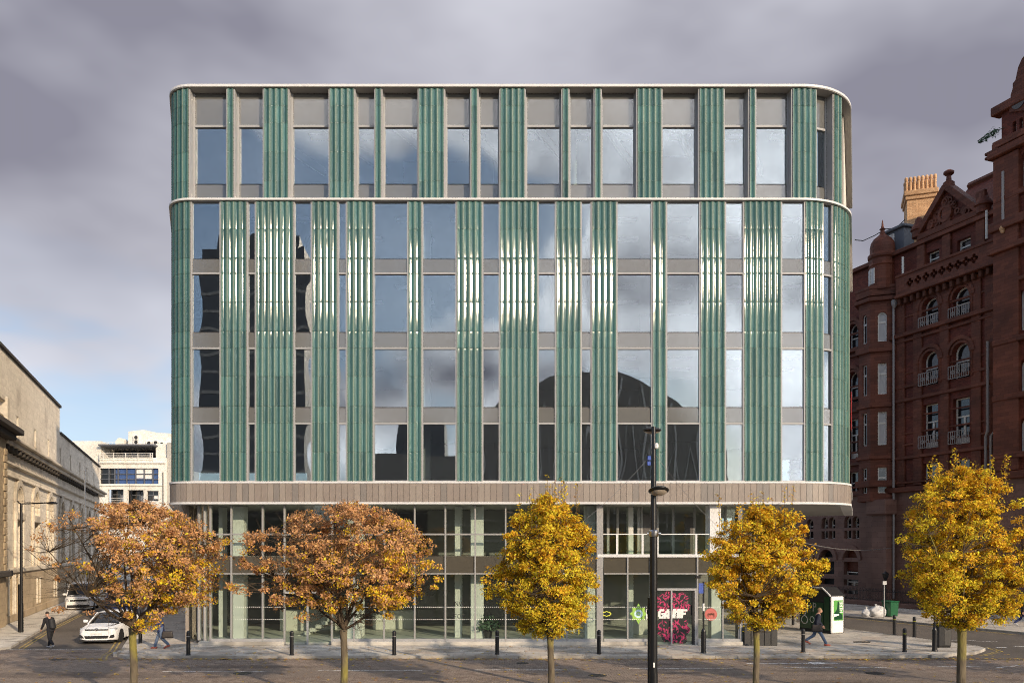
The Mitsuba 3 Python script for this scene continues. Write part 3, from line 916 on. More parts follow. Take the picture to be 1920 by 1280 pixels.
# right end of the lobby, set back under the overhang
rf = Fr((gX(1390), YG), (0.45, 1), (1, -0.45))
part(OB, 'mullion', join([rf.box(s - 0.035, s + 0.035, -0.14, 0.04, 0.0, ZT) for s in (0.0, 1.6, 3.2, 4.8, 6.4)]), 'm_frame')
part(OB, 'ground_pane', pane_mesh(rf, 0, 6.4, 0.2, ZT, -0.06, 0, 2, 2), 'm_glass_clear', True)
part(OB, 'ground_spandrel', rf.box(0.0, 6.4, -0.14, 0.02, ZB1, ZB0), 'm_spandrel_low')
part(OB, 'undercroft_column', gf.box(gX(1480), gX(1494), -6.0, -5.6, 0, ZT), 'm_interior_dark')
part(OB, 'louvre_wall', join([gf.box(13.2, 17.0, -11.2, -11.0, 0, ZT + 0.1)]), 'm_interior_dark')
for k in range(5):
    a = 1393 + 12.4 * k
    part(OB, 'base_panel', gf.cbox(gX(a) + 0.01, gX(a + 12.4) - 0.01, -0.5, 0.25, 0.0, gZ(1174), 0.01), 'm_dark_panel')
part(OB, 'base_panel', gf.box(gX(1393), gX(1455), -1.4, -0.5, 0.0, gZ(1174) - 0.01), 'm_dark_panel')
# lobby interior
part(OB, 'lobby_floor', slab(Polygon([(gX(374), YG + 0.15), (gX(1392), YG + 0.15), (12, 50), (-19, 50)]), 0.01, 0.14), 'm_lobby_floor')
part(OB, 'lobby_ceiling', slab(Polygon([(gX(394), YG + 0.3), (gX(1120), YG + 0.3), (gX(1120), 44), (12, 44), (12, 50), (-17, 50), (-15.4, 41)]), ZB1 + 0.12, ZB0 - 0.04), 'm_interior')
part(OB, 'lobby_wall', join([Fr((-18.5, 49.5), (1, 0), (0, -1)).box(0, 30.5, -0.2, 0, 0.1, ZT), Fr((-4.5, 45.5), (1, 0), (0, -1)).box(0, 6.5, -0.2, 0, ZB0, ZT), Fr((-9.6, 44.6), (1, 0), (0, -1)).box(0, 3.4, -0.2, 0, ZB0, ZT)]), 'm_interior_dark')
for px, w, Y in [(449, 0.62, 41.6), (418, 0.2, 42.6), (664, 0.62, 41.6), (676, 0.3, 42.8), (860, 0.34, 42.4), (895, 0.62, 41.6), (1105, 0.5, 41.4), (1181, 0.25, 42.5), (1340, 0.5, 42.0)]:
    X = gx(px, Y)
    for z0, z1 in ((0.14, ZB1 + 0.1), (ZB0, ZT)):
        part(OB, 'lobby_column', Fr((X, Y), (1, 0), (0, -1)).cbox(-w / 2, w / 2, -0.35, 0.35, z0, z1, 0.015), 'm_lobby_column')
for (X, Y, w, d, h) in [(-12.4, 45.6, 3.0, 0.4, 1.1), (-7.6, 46.5, 2.2, 0.8, 1.0), (2.6, 44.6, 1.6, 0.7, 0.75), (6.0, 43.6, 1.1, 0.7, 0.75)]:
    part(OB, 'lobby_counter', Fr((X, Y), (1, 0.25), (0.25, -1)).cbox(0, w, -d / 2, d / 2, 0.14, 0.14 + h, 0.02), 'm_lobby_wall')
stairs = [Fr((-10.8, 43.0), (1, 0), (0, -1)).box(0.3 * k, 0.3 * k + 0.3, -1.6, 0.0, 0.17 * k, 0.17 * k + 0.17) for k in range(8)]
part(OB, 'lobby_stair', join(stairs), 'm_lobby_wall')
# manifestation dots on the glass
dots = []
for yy in (1138, 1161):
    for x in np.arange(gX(440), gX(1355), 0.095):
        if gX(533) < x < gX(622) or gX(1219) < x < gX(1307):
            continue
        dots.append(gf.box(x, x + 0.042, -0.045, -0.04, gZ(yy) - 0.02, gZ(yy) + 0.02))
part(OB, 'glass_dots', join(dots), 'm_white', kind='stuff', label='two rows of white safety dots on the ground floor glass')
# ---------------------------------------------------------------- shop door with its vinyl graphics (parts of the building)
DX0, DX1, DXM, DZT = gX(1231), gX(1301), gX(1259), gZ(1107)
SD = OB + '__shop_door'
scene[SD] = mikit.ply(join([gf.cbox(gX(1219.4) + 0.036, gX(1307.5) - 0.036, -0.14, 0.05, DZT, DZT + 0.11, 0.006), gf.box(DX0 - 0.07, DX0, -0.12, 0.04, 0.01, DZT - 0.001),
                            gf.box(DXM - 0.035, DXM + 0.035, -0.12, 0.04, 0.01, DZT - 0.001), gf.box(gX(1302.5), gX(1307.5) - 0.036, -0.12, 0.04, 0.01, DZT - 0.001)]), 'm_frame')
labels[SD] = {'label': 'glazed double shop door covered with a pink and black brush stroke graphic'}
part(SD, 'door_glass', pane_mesh(gf, DX0, DXM - 0.035, 0.05, DZT - 0.02, -0.06, 0, 2, 2), 'm_glass_clear', True)
part(SD, 'door_glass', pane_mesh(gf, DXM + 0.035, gX(1300), 0.05, DZT - 0.02, -0.06, 0, 2, 2), 'm_glass_clear', True)
part(SD, 'door_edge', gf.box(gX(1298), gX(1302.4), -0.14, 0.03, 0.02, DZT - 0.03), 'm_black_matt')
part(OB, 'ground_pane', pane_mesh(gf, gX(1219.4) + 0.04, gX(1307.5) - 0.04, DZT + 0.12, ZB1 - 0.052, -0.06, 0, 2, 2), 'm_glass_clear', True)
part(OB, 'door_threshold', gf.box(gX(1219), gX(1308), -0.3, 0.12, 0.002, 0.02), 'm_plinth')
g_rng = np.random.default_rng(31)
cx0, cz0 = gX(1262), gZ(1152)


def blob(cx, cz, r, n, rough, sx=1.0, sz=1.0):
    a = np.linspace(0, 2 * np.pi, n, endpoint=False)
    rad = r * (1 + rough * (g_rng.random(n) - 0.5) * 2)
    return Polygon(np.stack([cx + sx * rad * np.cos(a), cz + sz * rad * np.sin(a)], 1)).buffer(0)


shape = blob(cx0, gZ(1137), 0.86, 26, 0.28, 1.0, 0.98).union(blob(cx0 + 0.03, gZ(1179), 0.78, 24, 0.22, 1.0, 0.95)).union(sbox(cx0 - 0.62, gZ(1178), cx0 + 0.62, gZ(1140)))
leaf_l, leaf_r = sbox(DX0 + 0.01, 0.08, DXM - 0.04, DZT - 0.04), sbox(DXM + 0.04, 0.08, gX(1297.5), DZT - 0.04)
part(SD, 'black_vinyl', gf.ext(shape.intersection(leaf_l.union(leaf_r)), -0.049, -0.046), 'm_black_matt')
strokes = []
for k in range(330):
    ang = g_rng.uniform(0, 2 * np.pi); rad = math.sqrt(g_rng.random())
    top = g_rng.random() < 0.52
    cx, cz = (cx0, gZ(1134)) if top else (cx0 + 0.03, gZ(1182))
    x, z = cx + 0.80 * rad * math.cos(ang), cz + 0.74 * rad * math.sin(ang)
    if abs(z - gZ(1155)) < 0.20:
        continue
    th = g_rng.uniform(0.2, 2.6); l = g_rng.uniform(0.05, 0.13); w = g_rng.uniform(0.014, 0.03)
    p = np.array([[-l, -w * 0.3], [-l * 0.2, -w], [l, -w * 0.2], [l * 0.7, w * 0.6], [0, w], [-l * 0.8, w * 0.7]])
    c, s = math.cos(th), math.sin(th)
    pol = Polygon(p @ np.array([[c, s], [-s, c]]) + [x, z]).intersection(shape)
    strokes.append(pol.intersection(leaf_l.union(leaf_r)))
from shapely.ops import unary_union
part(SD, 'pink_strokes', gf.ext(unary_union([s for s in strokes if not s.is_empty and s.area > 2e-4]).buffer(0), -0.0455, -0.043), 'm_pink')


def glyph(rows_, x, zc, h, w):
    """block letter from a 5 x 5 bitmap, slightly slanted like hand lettering."""
    u, cells = w / 5, []
    for r, row in enumerate(rows_):
        for c, ch in enumerate(row):
            if ch == '#':
                z1 = zc + h / 2 - r * h / 5
                cells.append(Polygon([(x + c * u + 0.06 * (2 - r) * u * 2, z1 - h / 5 - 0.004), (x + (c + 1) * u + 0.004 + 0.06 * (2 - r) * u * 2, z1 - h / 5 - 0.004),
                                      (x + (c + 1) * u + 0.004 + 0.06 * (3 - r) * u * 2, z1), (x + c * u + 0.06 * (3 - r) * u * 2, z1)]))
    return unary_union(cells).buffer(0.02).buffer(-0.012)


GL = {'G': ['.####', '##...', '##.##', '##..#', '.####'], 'A': ['..##.', '.####', '##.##', '#####', '##.##'], 'M': ['##.##', '#####', '##.##', '##.##', '##.##'], 'F': ['#####', '##...', '####.', '##...', '##...']}
zc_ = gZ(1150.5)
letters = [glyph(GL['G'], gX(1234.5), zc_, 0.42, 0.25), glyph(GL['A'], gX(1245.5), zc_, 0.42, 0.27), glyph(GL['M'], gX(1261.5), zc_ + 0.02, 0.42, 0.34), glyph(GL['F'], gX(1276), zc_ + 0.01, 0.40, 0.30)]
part(SD, 'white_lettering', gf.ext(unary_union(letters), -0.042, -0.038), 'm_white')
# badges stuck on the panes
bx, bz = gX(1197.5), gZ(1150.5)
star = Polygon([(bx + (0.42 if k % 2 == 0 else 0.30) * (1.12 if k in (4, 12) else 1) * math.cos(k * math.pi / 8), bz + (0.42 if k % 2 == 0 else 0.30) * (1.18 if k in (4, 12) else 1) * math.sin(k * math.pi / 8)) for k in range(16)])
part(OB, 'badge', gf.ext(star, -0.050, -0.046), 'm_lime', label='green star shaped badge with a pale blue disc on the glass')
part(OB, 'badge_disc', gf.ext(Point(bx, bz).buffer(0.20), -0.0455, -0.043), 'm_pale_blue')
part(OB, 'badge_letter', gf.ext(Point(bx, bz).buffer(0.105).difference(Point(bx, bz).buffer(0.06)).difference(sbox(bx, bz - 0.055, bx + 0.2, bz - 0.01)).union(sbox(bx - 0.08, bz - 0.018, bx + 0.10, bz + 0.018)), -0.0425, -0.040), 'm_lime')
part(OB, 'badge_letter', gf.ext(sbox(gX(1211.5), bz - 0.22, gX(1214), bz + 0.22).union(sbox(gX(1211.5), bz - 0.22, gX(1218), bz - 0.13)), -0.046, -0.042), 'm_white')
oval = Polygon([(gX(1137.5) + 0.24 * (1 if k % 2 == 0 else 0.82) * math.cos(k * math.pi / 8), gZ(1150.5) + 0.14 * (1 if k % 2 == 0 else 0.75) * math.sin(k * math.pi / 8)) for k in range(16)])
part(OB, 'badge', gf.ext(oval.difference(oval.buffer(-0.035)), -0.049, -0.045), 'm_yellow_line', label='thin yellow outline badge on the glass')
disc = Point(gX(1333.5), gZ(1151.5)).buffer(0.29)
part(OB, 'badge', gf.ext(disc, -0.049, -0.046), 'm_red_soft', label='round red badge with a dark insect on the glass')
ins = Point(gX(1333.5), gZ(1151)).buffer(0.055)
for k in range(8):
    a = (k - 3.5) * 0.36 + (0 if k < 4 else math.pi) + (0.6 if k < 4 else -0.6)
    ins = ins.union(LineString([(gX(1333.5), gZ(1151)), (gX(1333.5) + 0.13 * math.cos(a), gZ(1151) + 0.10 * math.sin(a)), (gX(1333.5) + 0.17 * math.cos(a), gZ(1151) + 0.16 * math.sin(a) - 0.04)]).buffer(0.012))
part(OB, 'badge_insect', gf.ext(ins, -0.0455, -0.043), 'm_terra_dark')
for txt, yy in (('NW', 1135.5), ('FOT', 1159)):
    m = meshkit.text_mesh(txt, 0.20, 0.004)
    v = np.asarray(m.vertices); w_ = v[:, 0].max()
    part(OB, 'glass_lettering', gf.mesh((np.column_stack([v[:, 0] - w_ / 2 + gX(861), v[:, 2] - 0.05, v[:, 1] + gZ(yy)]), np.asarray(m.faces))), 'm_black_matt')
# ornate potted plant and floor lamp in the lobby
PL = thing('indoor_plant', 'bushy dark green potted plant inside the lobby behind the yellow tree', 'plant')
prg = np.random.default_rng(3)
c0 = np.array([gx(915, 41.2), 41.2, 0.14])
part(PL, 'pot', lathe([(0.16, 0), (0.22, 0.4), (0.2, 0.42)], c0), 'm_dark_panel', 40)
q = []
for k in range(420):
    d = prg.normal(0, 1, 3); d /= np.linalg.norm(d); d[2] = abs(d[2]) * 1.3
    p = c0 + [0, 0, 0.45] + d * prg.uniform(0.15, 0.62); u = prg.normal(0, 1, 3); u /= np.linalg.norm(u); w = np.cross(u, d); w /= np.linalg.norm(w) + 1e-9
    l = prg.uniform(0.06, 0.12)
    q.append([p - u * l, p + w * l * 0.4, p + u * l, p - w * l * 0.4])
q = np.array(q)
part(PL, 'foliage', (q.reshape(-1, 3), np.arange(len(q) * 4).reshape(-1, 4)), 'm_plant')
CAM = thing('security_camera', 'small black camera on a bracket over the shop door', 'camera')
part(CAM, 'bracket', gf.box(gX(1306), gX(1309), 0.05, 0.22, gZ(1081), gZ(1079)), 'm_black')
part(CAM, 'camera_body', gf.cbox(gX(1301), gX(1311), 0.20, 0.34, gZ(1083.5), gZ(1079), 0.02), 'm_black')

# ---------------------------------------------------------------- the stone hall on the left
SH = thing('stone_hall', 'long pale stone hall with dark projecting cornice, slot windows and arched niches', 'building')
SE = np.array([-0.347, 0.938]); SN = np.array([0.938, 0.347])
_m, _v = 0.395, 365.0
SO = np.array([gx(0, 1600 * EYE / (_m * _v)), 1600 * EYE / (_m * _v)])
sf = Fr(SO, SE, SN)


def on_plane(fr, px, py, p=0.0):
    """(s, z) where the ray of a photograph pixel meets the plane p of a frame."""
    d = np.array([(px - CX) / FPX, 1.0])
    O = fr.O[:2] + fr.n[:2] * p
    Y = (O @ fr.n[:2]) / (d @ fr.n[:2])
    P = d * Y
    return float((P - O) @ fr.e[:2]), float(EYE + (HY - py) * Y / FPX)


s_mid, z_hi = on_plane(sf, 112, 765)
s_end, z_lo = on_plane(sf, 186.5, 876)
s_st = -0.6
zcor = 10.55
wall = Polygon([(s_st, 0), (s_end, 0), (s_end, z_lo), (s_mid, z_lo), (s_mid, z_hi), (s_st, z_hi)])
slots, arches = [], []
for px, yt, yb in [(33, 783, 821), (66, 807, 841), (91, 828, 858), (113, 843, 871), (132, 858, 884), (149.5, 871, 893), (163, 881, 902), (176, 890, 909)]:
    s, zt = on_plane(sf, px, yt); _, zb = on_plane(sf, px, yb)
    slots.append((s, 0.62, 11.75, 13.05))
for px in (34, 65.5, 92.5, 114.5, 134, 151, 165, 178):
    s, _ = on_plane(sf, px, 930)
    arches.append(s)
holes = [sbox(s - w / 2, a, s + w / 2, b) for s, w, a, b in slots]
niches = []
for s in arches:
    r = 1.05
    niches.append(Polygon([(s - r, 3.3), (s + r, 3.3), (s + r, 7.5)] + [(s + r * math.cos(t), 7.5 + 1.0 * math.sin(t)) for t in np.linspace(0, np.pi, 13)[1:-1]] + [(s - r, 7.5)]))
doors = []
for px in (15.5, 27.5):
    s, _ = on_plane(sf, px, 1140)
    doors.append(sbox(s - 0.55, 0.25, s + 0.55, 2.75))
for px in (68, 100, 120, 140, 160):
    s, _ = on_plane(sf, px, 1130)
    doors.append(sbox(s - 0.5, 0.6, s + 0.5, 2.3))
w = wall
for h in holes + niches:
    w = w.difference(h)
upper = w.intersection(sbox(-5, 3.15, 80, 30)); lower = wall.intersection(sbox(-5, 0, 80, 3.1))
for h in doors:
    lower = lower.difference(h)
part(SH, 'wall', sf.ext(upper, -0.7, 0.0), 'm_stone')
part(SH, 'base_wall', sf.ext(lower, -0.7, 0.12), 'm_stone_base')
part(SH, 'inner_wall', join([sf.box(s_st, s_end - 0.05, -14, -0.72, 0, z_lo - 0.1), sf.box(s_st, s_mid - 0.05, -10, -0.73, z_lo - 0.2, z_hi - 0.1)]), 'm_stone_trim')
part(SH, 'wall_cap', join([sf.cbox(s_st, s_mid + 0.1, -0.9, 0.14, z_hi, z_hi + 0.22, 0.03)]), 'm_stone_soot')
part(SH, 'wall_cap', join([sf.cbox(s_mid + 0.11, s_end + 0.1, -0.9, 0.14, z_lo, z_lo + 0.2, 0.03)]), 'm_stone_soot')
part(SH, 'cornice', join([sf.cbox(s_st, s_end + 0.75, -0.1, 0.78, zcor + 0.42, zcor + 0.62, 0.04), sf.cbox(s_st, s_end + 0.5, -0.1, 0.55, zcor + 0.14, zcor + 0.42, 0.04)]), 'm_stone_trim')
for k in range(40):
    s = s_st + 0.5 + k * 1.25
    if s < s_end:
        part(SH, 'bracket', sf.cbox(s, s + 0.42, -0.05, 0.46, zcor - 0.16, zcor + 0.139, 0.03), 'm_stone_soot')
part(SH, 'string_course', sf.cbox(s_st, s_end + 0.2, -0.1, 0.24, 9.62, 9.80, 0.04), 'm_stone_trim')
part(SH, 'string_course', sf.cbox(s_st, s_end + 0.15, -0.1, 0.16, 8.92, 9.04, 0.03), 'm_stone_trim')
part(SH, 'string_course', sf.cbox(s_st, s_end + 0.2, -0.1, 0.26, 3.0, 3.28, 0.04), 'm_stone_trim')
part(SH, 'string_course', sf.cbox(s_st, s_end + 0.1, -0.1, 0.14, 11.30, 11.46, 0.03), 'm_stone_trim')
part(SH, 'base_course', sf.cbox(s_st, s_end, 0.0, 0.26, 0.0, 0.45, 0.03), 'm_stone_base')
for s, w_, a, b in slots:
    k = part(SH, 'slot_window', sf.box(s - w_ / 2 - 0.1, s + w_ / 2 + 0.1, -0.05, 0.06, a - 0.16, a - 0.002), 'm_stone_trim')
    part(k, 'pane', sf.box(s - w_ / 2, s + w_ / 2, -0.62, -0.58, a, b), 'm_car_glass')
for s in arches:
    r = 1.05
    ring = Point(s, 7.5).buffer(r + 0.42, 24).difference(Point(s, 7.5).buffer(r + 0.02, 24)).intersection(sbox(s - 3, 7.5, s + 3, 12))
    ring2 = Point(s, 7.5).buffer(r + 0.16, 24).difference(Point(s, 7.5).buffer(r - 0.12, 24)).intersection(sbox(s - 3, 7.5, s + 3, 12))
    k = part(SH, 'arched_window', join([sf.ext(ring, 0.0, 0.16), sf.ext(ring2, -0.3, 0.09)]), 'm_stone_trim')
    part(k, 'jamb', join([sf.cbox(s - r - 0.42, s - r - 0.02, 0.0, 0.17, 3.3, 7.45, 0.03), sf.cbox(s + r + 0.02, s + r + 0.42, 0.0, 0.17, 3.3, 7.45, 0.03)]), 'm_stone')
    part(k, 'niche_panel', sf.box(s - r, s + r, -0.5, -0.45, 6.9, 8.6), 'm_stone')
    part(k, 'lintel', sf.cbox(s - r - 0.3, s + r + 0.3, -0.4, 0.22, 6.35, 6.85, 0.04), 'm_stone_trim')
    part(k, 'pane', sf.box(s - r, s + r, -0.6, -0.56, 3.3, 6.35), 'm_car_glass')
    part(k, 'frame', join([sf.box(s - 0.06, s + 0.06, -0.56, -0.48, 3.3, 6.35), sf.box(s - r, s + r, -0.56, -0.49, 4.8, 4.9)]), 'm_stone')
for i, h in enumerate(doors):
    a, b, c, d = h.bounds
    k = part(SH, 'doorway' if i < 2 else 'basement_window', join([sf.cbox(a - 0.2, a - 0.004, 0.0, 0.2, b, d + 0.15, 0.02), sf.cbox(c + 0.004, c + 0.2, 0.0, 0.2, b, d + 0.15, 0.02)]), 'm_stone')
    part(k, 'door' if i < 2 else 'pane', sf.box(a, c, -0.5, -0.44, b, d), 'm_black_matt')
# projecting end pavilion at the frame's left edge
PV = thing('stone_pavilion', 'quoined stone pavilion with balustrade at the left edge beside the stone hall', 'building')
part(PV, 'wall', sf.box(-9, s_st - 0.02, -8, 0.42, 0, 12.2), 'm_stone_base')
qz = 3.2
k = 0
while qz < 10.2:
    part(PV, 'quoin', sf.cbox(s_st - 0.02 - (0.8 if k % 2 else 0.55), s_st + 0.03, -0.3, 0.50, qz + 0.012, qz + 0.40, 0.03), 'm_stone_base')
    qz += 0.42; k += 1
part(PV, 'cornice', join([sf.cbox(-9, s_st + 0.7, -0.2, 1.25, 11.2, 11.55, 0.05), sf.cbox(-9, s_st + 0.4, -0.2, 0.9, 10.85, 11.2, 0.05)]), 'm_stone_soot')
part(PV, 'parapet', join([sf.cbox(s_st - 0.6, s_st + 0.1, 0.0, 0.62, 11.55, 13.3, 0.05), sf.cbox(-9, s_st - 0.6, 0.2, 0.5, 13.0, 13.3, 0.04)]), 'm_stone_trim')
part(PV, 'string_course', sf.cbox(-9, s_st + 0.25, -0.2, 0.75, 2.9, 3.25, 0.05), 'm_stone_soot')

# ---------------------------------------------------------------- pale apartment block behind
AB = thing('apartment_block', 'white rendered apartment block with blue ribbon windows and stepped roof terraces', 'building')
YA = 126.0
af = Fr((0, YA), (1, 0), (0, -1))


def aX(px):
    return gx(px, YA)


def aZ(py):
    return gz(py, YA)


def ab(name, px0, px1, y0, y1, p0, p1, m):
    return part(AB, name, af.box(aX(px0), aX(px1), p0, p1, aZ(y1), aZ(y0)), m)


front = sbox(aX(186), aZ(1140), aX(311), aZ(858))
hol = [sbox(aX(a), aZ(d), aX(b), aZ(c)) for a, b, c, d in [(187, 297, 878, 907), (202, 231.5, 917.5, 948), (239, 269, 918.5, 948), (275.5, 297, 920, 939)]]
hol2 = [sbox(aX(a), aZ(d), aX(b), aZ(c)) for a, b, c, d in [(202, 231.5, 958, 985), (239, 269, 958, 985), (275.5, 297, 960, 979)]]
for h in hol + hol2:
    front = front.difference(h)
part(AB, 'wall', af.ext(front, -0.5, 0.0), 'm_render')
part(AB, 'wall', af.ext(sbox(aX(130), aZ(1140), aX(185.8), aZ(826)), -1.2, -0.6), 'm_render')
part(AB, 'wall', af.ext(sbox(aX(287), aZ(857.8), aX(311), aZ(830)), -6, -1.0), 'm_render')
part(AB, 'wall', af.box(aX(311.1), aX(345), -6, -0.4, aZ(1140), aZ(829)), 'm_concrete')
part(AB, 'inner_wall', af.box(aX(187), aX(297), -5, -3.6, aZ(1140), aZ(862)), 'm_interior')
part(AB, 'terrace_wall', join([af.box(aX(188), aX(287), -4.6, -4.0, aZ(858), aZ(835)), af.box(aX(130), aX(186), -8, -1.2, aZ(860), aZ(827))]), 'm_render')
part(AB, 'roof_house', af.ext(Polygon([(aX(213), aZ(840)), (aX(311), aZ(840)), (aX(311), aZ(806)), (aX(287), aZ(804)), (aX(271), aZ(803.5)), (aX(243), aZ(797.5)), (aX(214), aZ(801))]), -9, -4.7), 'm_render')
part(AB, 'stair_turret', af.ext(Polygon([(aX(186), aZ(833)), (aX(204), aZ(833)), (aX(203), aZ(818)), (aX(198), aZ(813)), (aX(192), aZ(813)), (aX(187), aZ(819))]), -7, -5), 'm_render')
part(AB, 'canopy', af.cbox(aX(186), aX(291), -4.2, 0.5, aZ(836.5), aZ(833), 0.1), 'm_lead')
for a, b in [(192, 206), (207, 221), (222, 236), (238, 253), (254, 269), (270, 285)]:
    k = part(AB, 'terrace_window', join([af.box(aX(a), aX(a) + 0.1, -3.95, -3.8, aZ(857), aZ(838)), af.box(aX(b) - 0.1, aX(b), -3.95, -3.8, aZ(857), aZ(838))]), 'm_frame_dark')
    part(k, 'pane', af.box(aX(a) + 0.1, aX(b) - 0.1, -3.96, -3.9, aZ(857), aZ(838)), 'm_car_glass')
for yy in (850, 854, 858 - 0.3, 862 - 0.5):
    part(AB, 'balcony_rail', af.box(aX(187), aX(287), 0.06, 0.12, aZ(yy + 0.6), aZ(yy - 0.3)), 'm_window_white')
for px in (187.5, 194, 213, 236, 259, 282, 286.5):
    part(AB, 'balcony_post', af.box(aX(px), aX(px + 1.1), 0.13, 0.2, aZ(864), aZ(849)), 'm_window_white')
for i, (a, b) in enumerate([(187, 203), (204, 213.5), (214.5, 220), (221, 236), (237, 253), (254, 269), (270, 285), (286, 297)]):
    k = part(AB, 'ribbon_window', join([af.box(aX(b), aX(b) + 0.09, -0.45, -0.1, aZ(907), aZ(878)), af.box(aX(a), aX(b), -0.4, -0.15, aZ(888.6), aZ(887.6)), af.box(aX(a), aX(b), -0.4, -0.15, aZ(898.6), aZ(897.6))]), 'm_lead')
    part(k, 'pane', af.box(aX(a), aX(b), -0.47, -0.42, aZ(907), aZ(878)), 'm_car_glass' if i < 2 else 'm_blue_glass')
    if i in (5, 6):
        part(k, 'blind', af.box(aX(a), aX(b), -0.41, -0.39, aZ(897 if i == 6 else 896), aZ(878)), 'm_white')
for a, b, c, d in [(202, 231.5, 917.5, 948), (239, 269, 918.5, 948), (275.5, 297, 920, 939), (202, 231.5, 958, 985), (239, 269, 958, 985), (275.5, 297, 960, 979)]:
    dp = -1.6 if a < 270 else -0.3
    k = part(AB, 'flat_window', join([af.box(aX(a), aX(b), dp, dp + 0.08, aZ(c + 9), aZ(c + 7.8)), af.box((aX(a) + aX(b)) / 2 - 0.06, (aX(a) + aX(b)) / 2 + 0.06, dp, dp + 0.08, aZ(d), aZ(c))]), 'm_lead')
    part(k, 'pane', af.box(aX(a), aX(b), dp - 0.1, dp - 0.02, aZ(d), aZ(c)), 'm_car_glass')
    part(k, 'blind', af.box((aX(a) + aX(b)) / 2 + 0.1, aX(b) - 0.15, dp - 0.01, dp + 0.01, aZ(d - 4), aZ(c + 9)), 'm_white')
for yy in (934, 938, 942, 946):
    part(AB, 'balcony_rail', af.box(aX(203), aX(231), -0.2, -0.14, aZ(yy + 0.5), aZ(yy - 0.3)), 'm_window_white')
for i, (px, py) in enumerate([(228, 813), (228, 822), (253, 824), (266, 823), (278, 826)]):
    u = part(AB, 'air_unit', af.cbox(aX(px) - 0.25, aX(px + 6) + 0.05, -4.69, -4.3, aZ(py + 4), aZ(py - 4), 0.04), 'm_window_white')
    part(u, 'fan_grille', af.mesh((lambda v, f: (np.stack([v[:, 0] + aX(px + 3), v[:, 2] - 4.30, v[:, 1] + aZ(py)], 1), f))(*lathe([(0.26, 0.0), (0.28, 0.03), (0.2, 0.04)], (0, 0, 0), 16))), 'm_dark_panel')
part(AB, 'plant_door', af.box(aX(288), aX(302), -4.69, -4.6, aZ(833), aZ(813)), 'm_white')
part(AB, 'ledge', af.cbox(aX(186), aX(311), -0.3, 0.25, aZ(869), aZ(866.5), 0.05), 'm_render')
part(AB, 'ledge', af.cbox(aX(186), aX(305), -0.3, 0.2, aZ(911), aZ(909), 0.05), 'm_render')
part(AB, 'rain_pipe', tube([af.w(np.array([aX(306), 0.1, aZ(885)])), af.w(np.array([aX(306.5), 0.1, aZ(1000)]))], 0.07, 6), 'm_dark_panel')
part(AB, 'roof_rail', join([tube([af.w(np.array([aX(x), -6, aZ(829)])), af.w(np.array([aX(x), -6, aZ(820)]))], 0.03, 5) for x in range(140, 186, 9)] + [tube([af.w(np.array([aX(140), -6, aZ(820)])), af.w(np.array([aX(186), -6, aZ(820)]))], 0.03, 5)]), 'm_window_white')
# ---------------------------------------------------------------- the red brick hotel on the right
HT = thing('brick_hotel', 'ornate dark red brick and terracotta hotel with bay turret, gable and chimney, in shade', 'building')
HO = np.array([gx(1600, 89383 / 1230), 89383 / 1230])
HE = np.array([0.345, -0.9386]); HN = np.array([-0.9386, -0.345])
hf = Fr(HO, HE, HN)


def hp(px, py, p=0.0):
    return on_plane(hf, px, py, p)


def hs(px, p=0.0):
    return hp(px, 1028, p)[0]


def hz(px, py, p=0.0):
    return hp(px, py, p)[1]


S_A, S_B = hs(1480), hs(1871)            # main wall runs between these
Z_BASE = hz(1700, 916)                   # top of the granite storeys
Z_BAL0, Z_BAL1 = hz(1702, 548, 0.5), hz(1702, 515, 0.5)
Z_TOP = hz(1702, 468)
rowsA = [(hz(1744, 559), hz(1744, 616), True), (hz(1744, 659), hz(1744, 722), True), (hz(1744, 757), hz(1744, 840), False), (hz(1744, 868), hz(1744, 925), False)]
colA, colB, colC = (hs(1730), hs(1759)), (hs(1786.5), hs(1818)), (hs(1590), hs(1609))


def opening(s0, s1, zt, zb, arched):
    if not arched:
        return sbox(s0, zb, s1, zt)
    r = (s1 - s0) / 2; c = (s0 + s1) / 2
    return Polygon([(s0, zb), (s1, zb), (s1, zt - r)] + [(c + r * math.cos(t), zt - r + r * math.sin(t)) for t in np.linspace(0, np.pi, 15)[1:-1]] + [(s0, zt - r)])


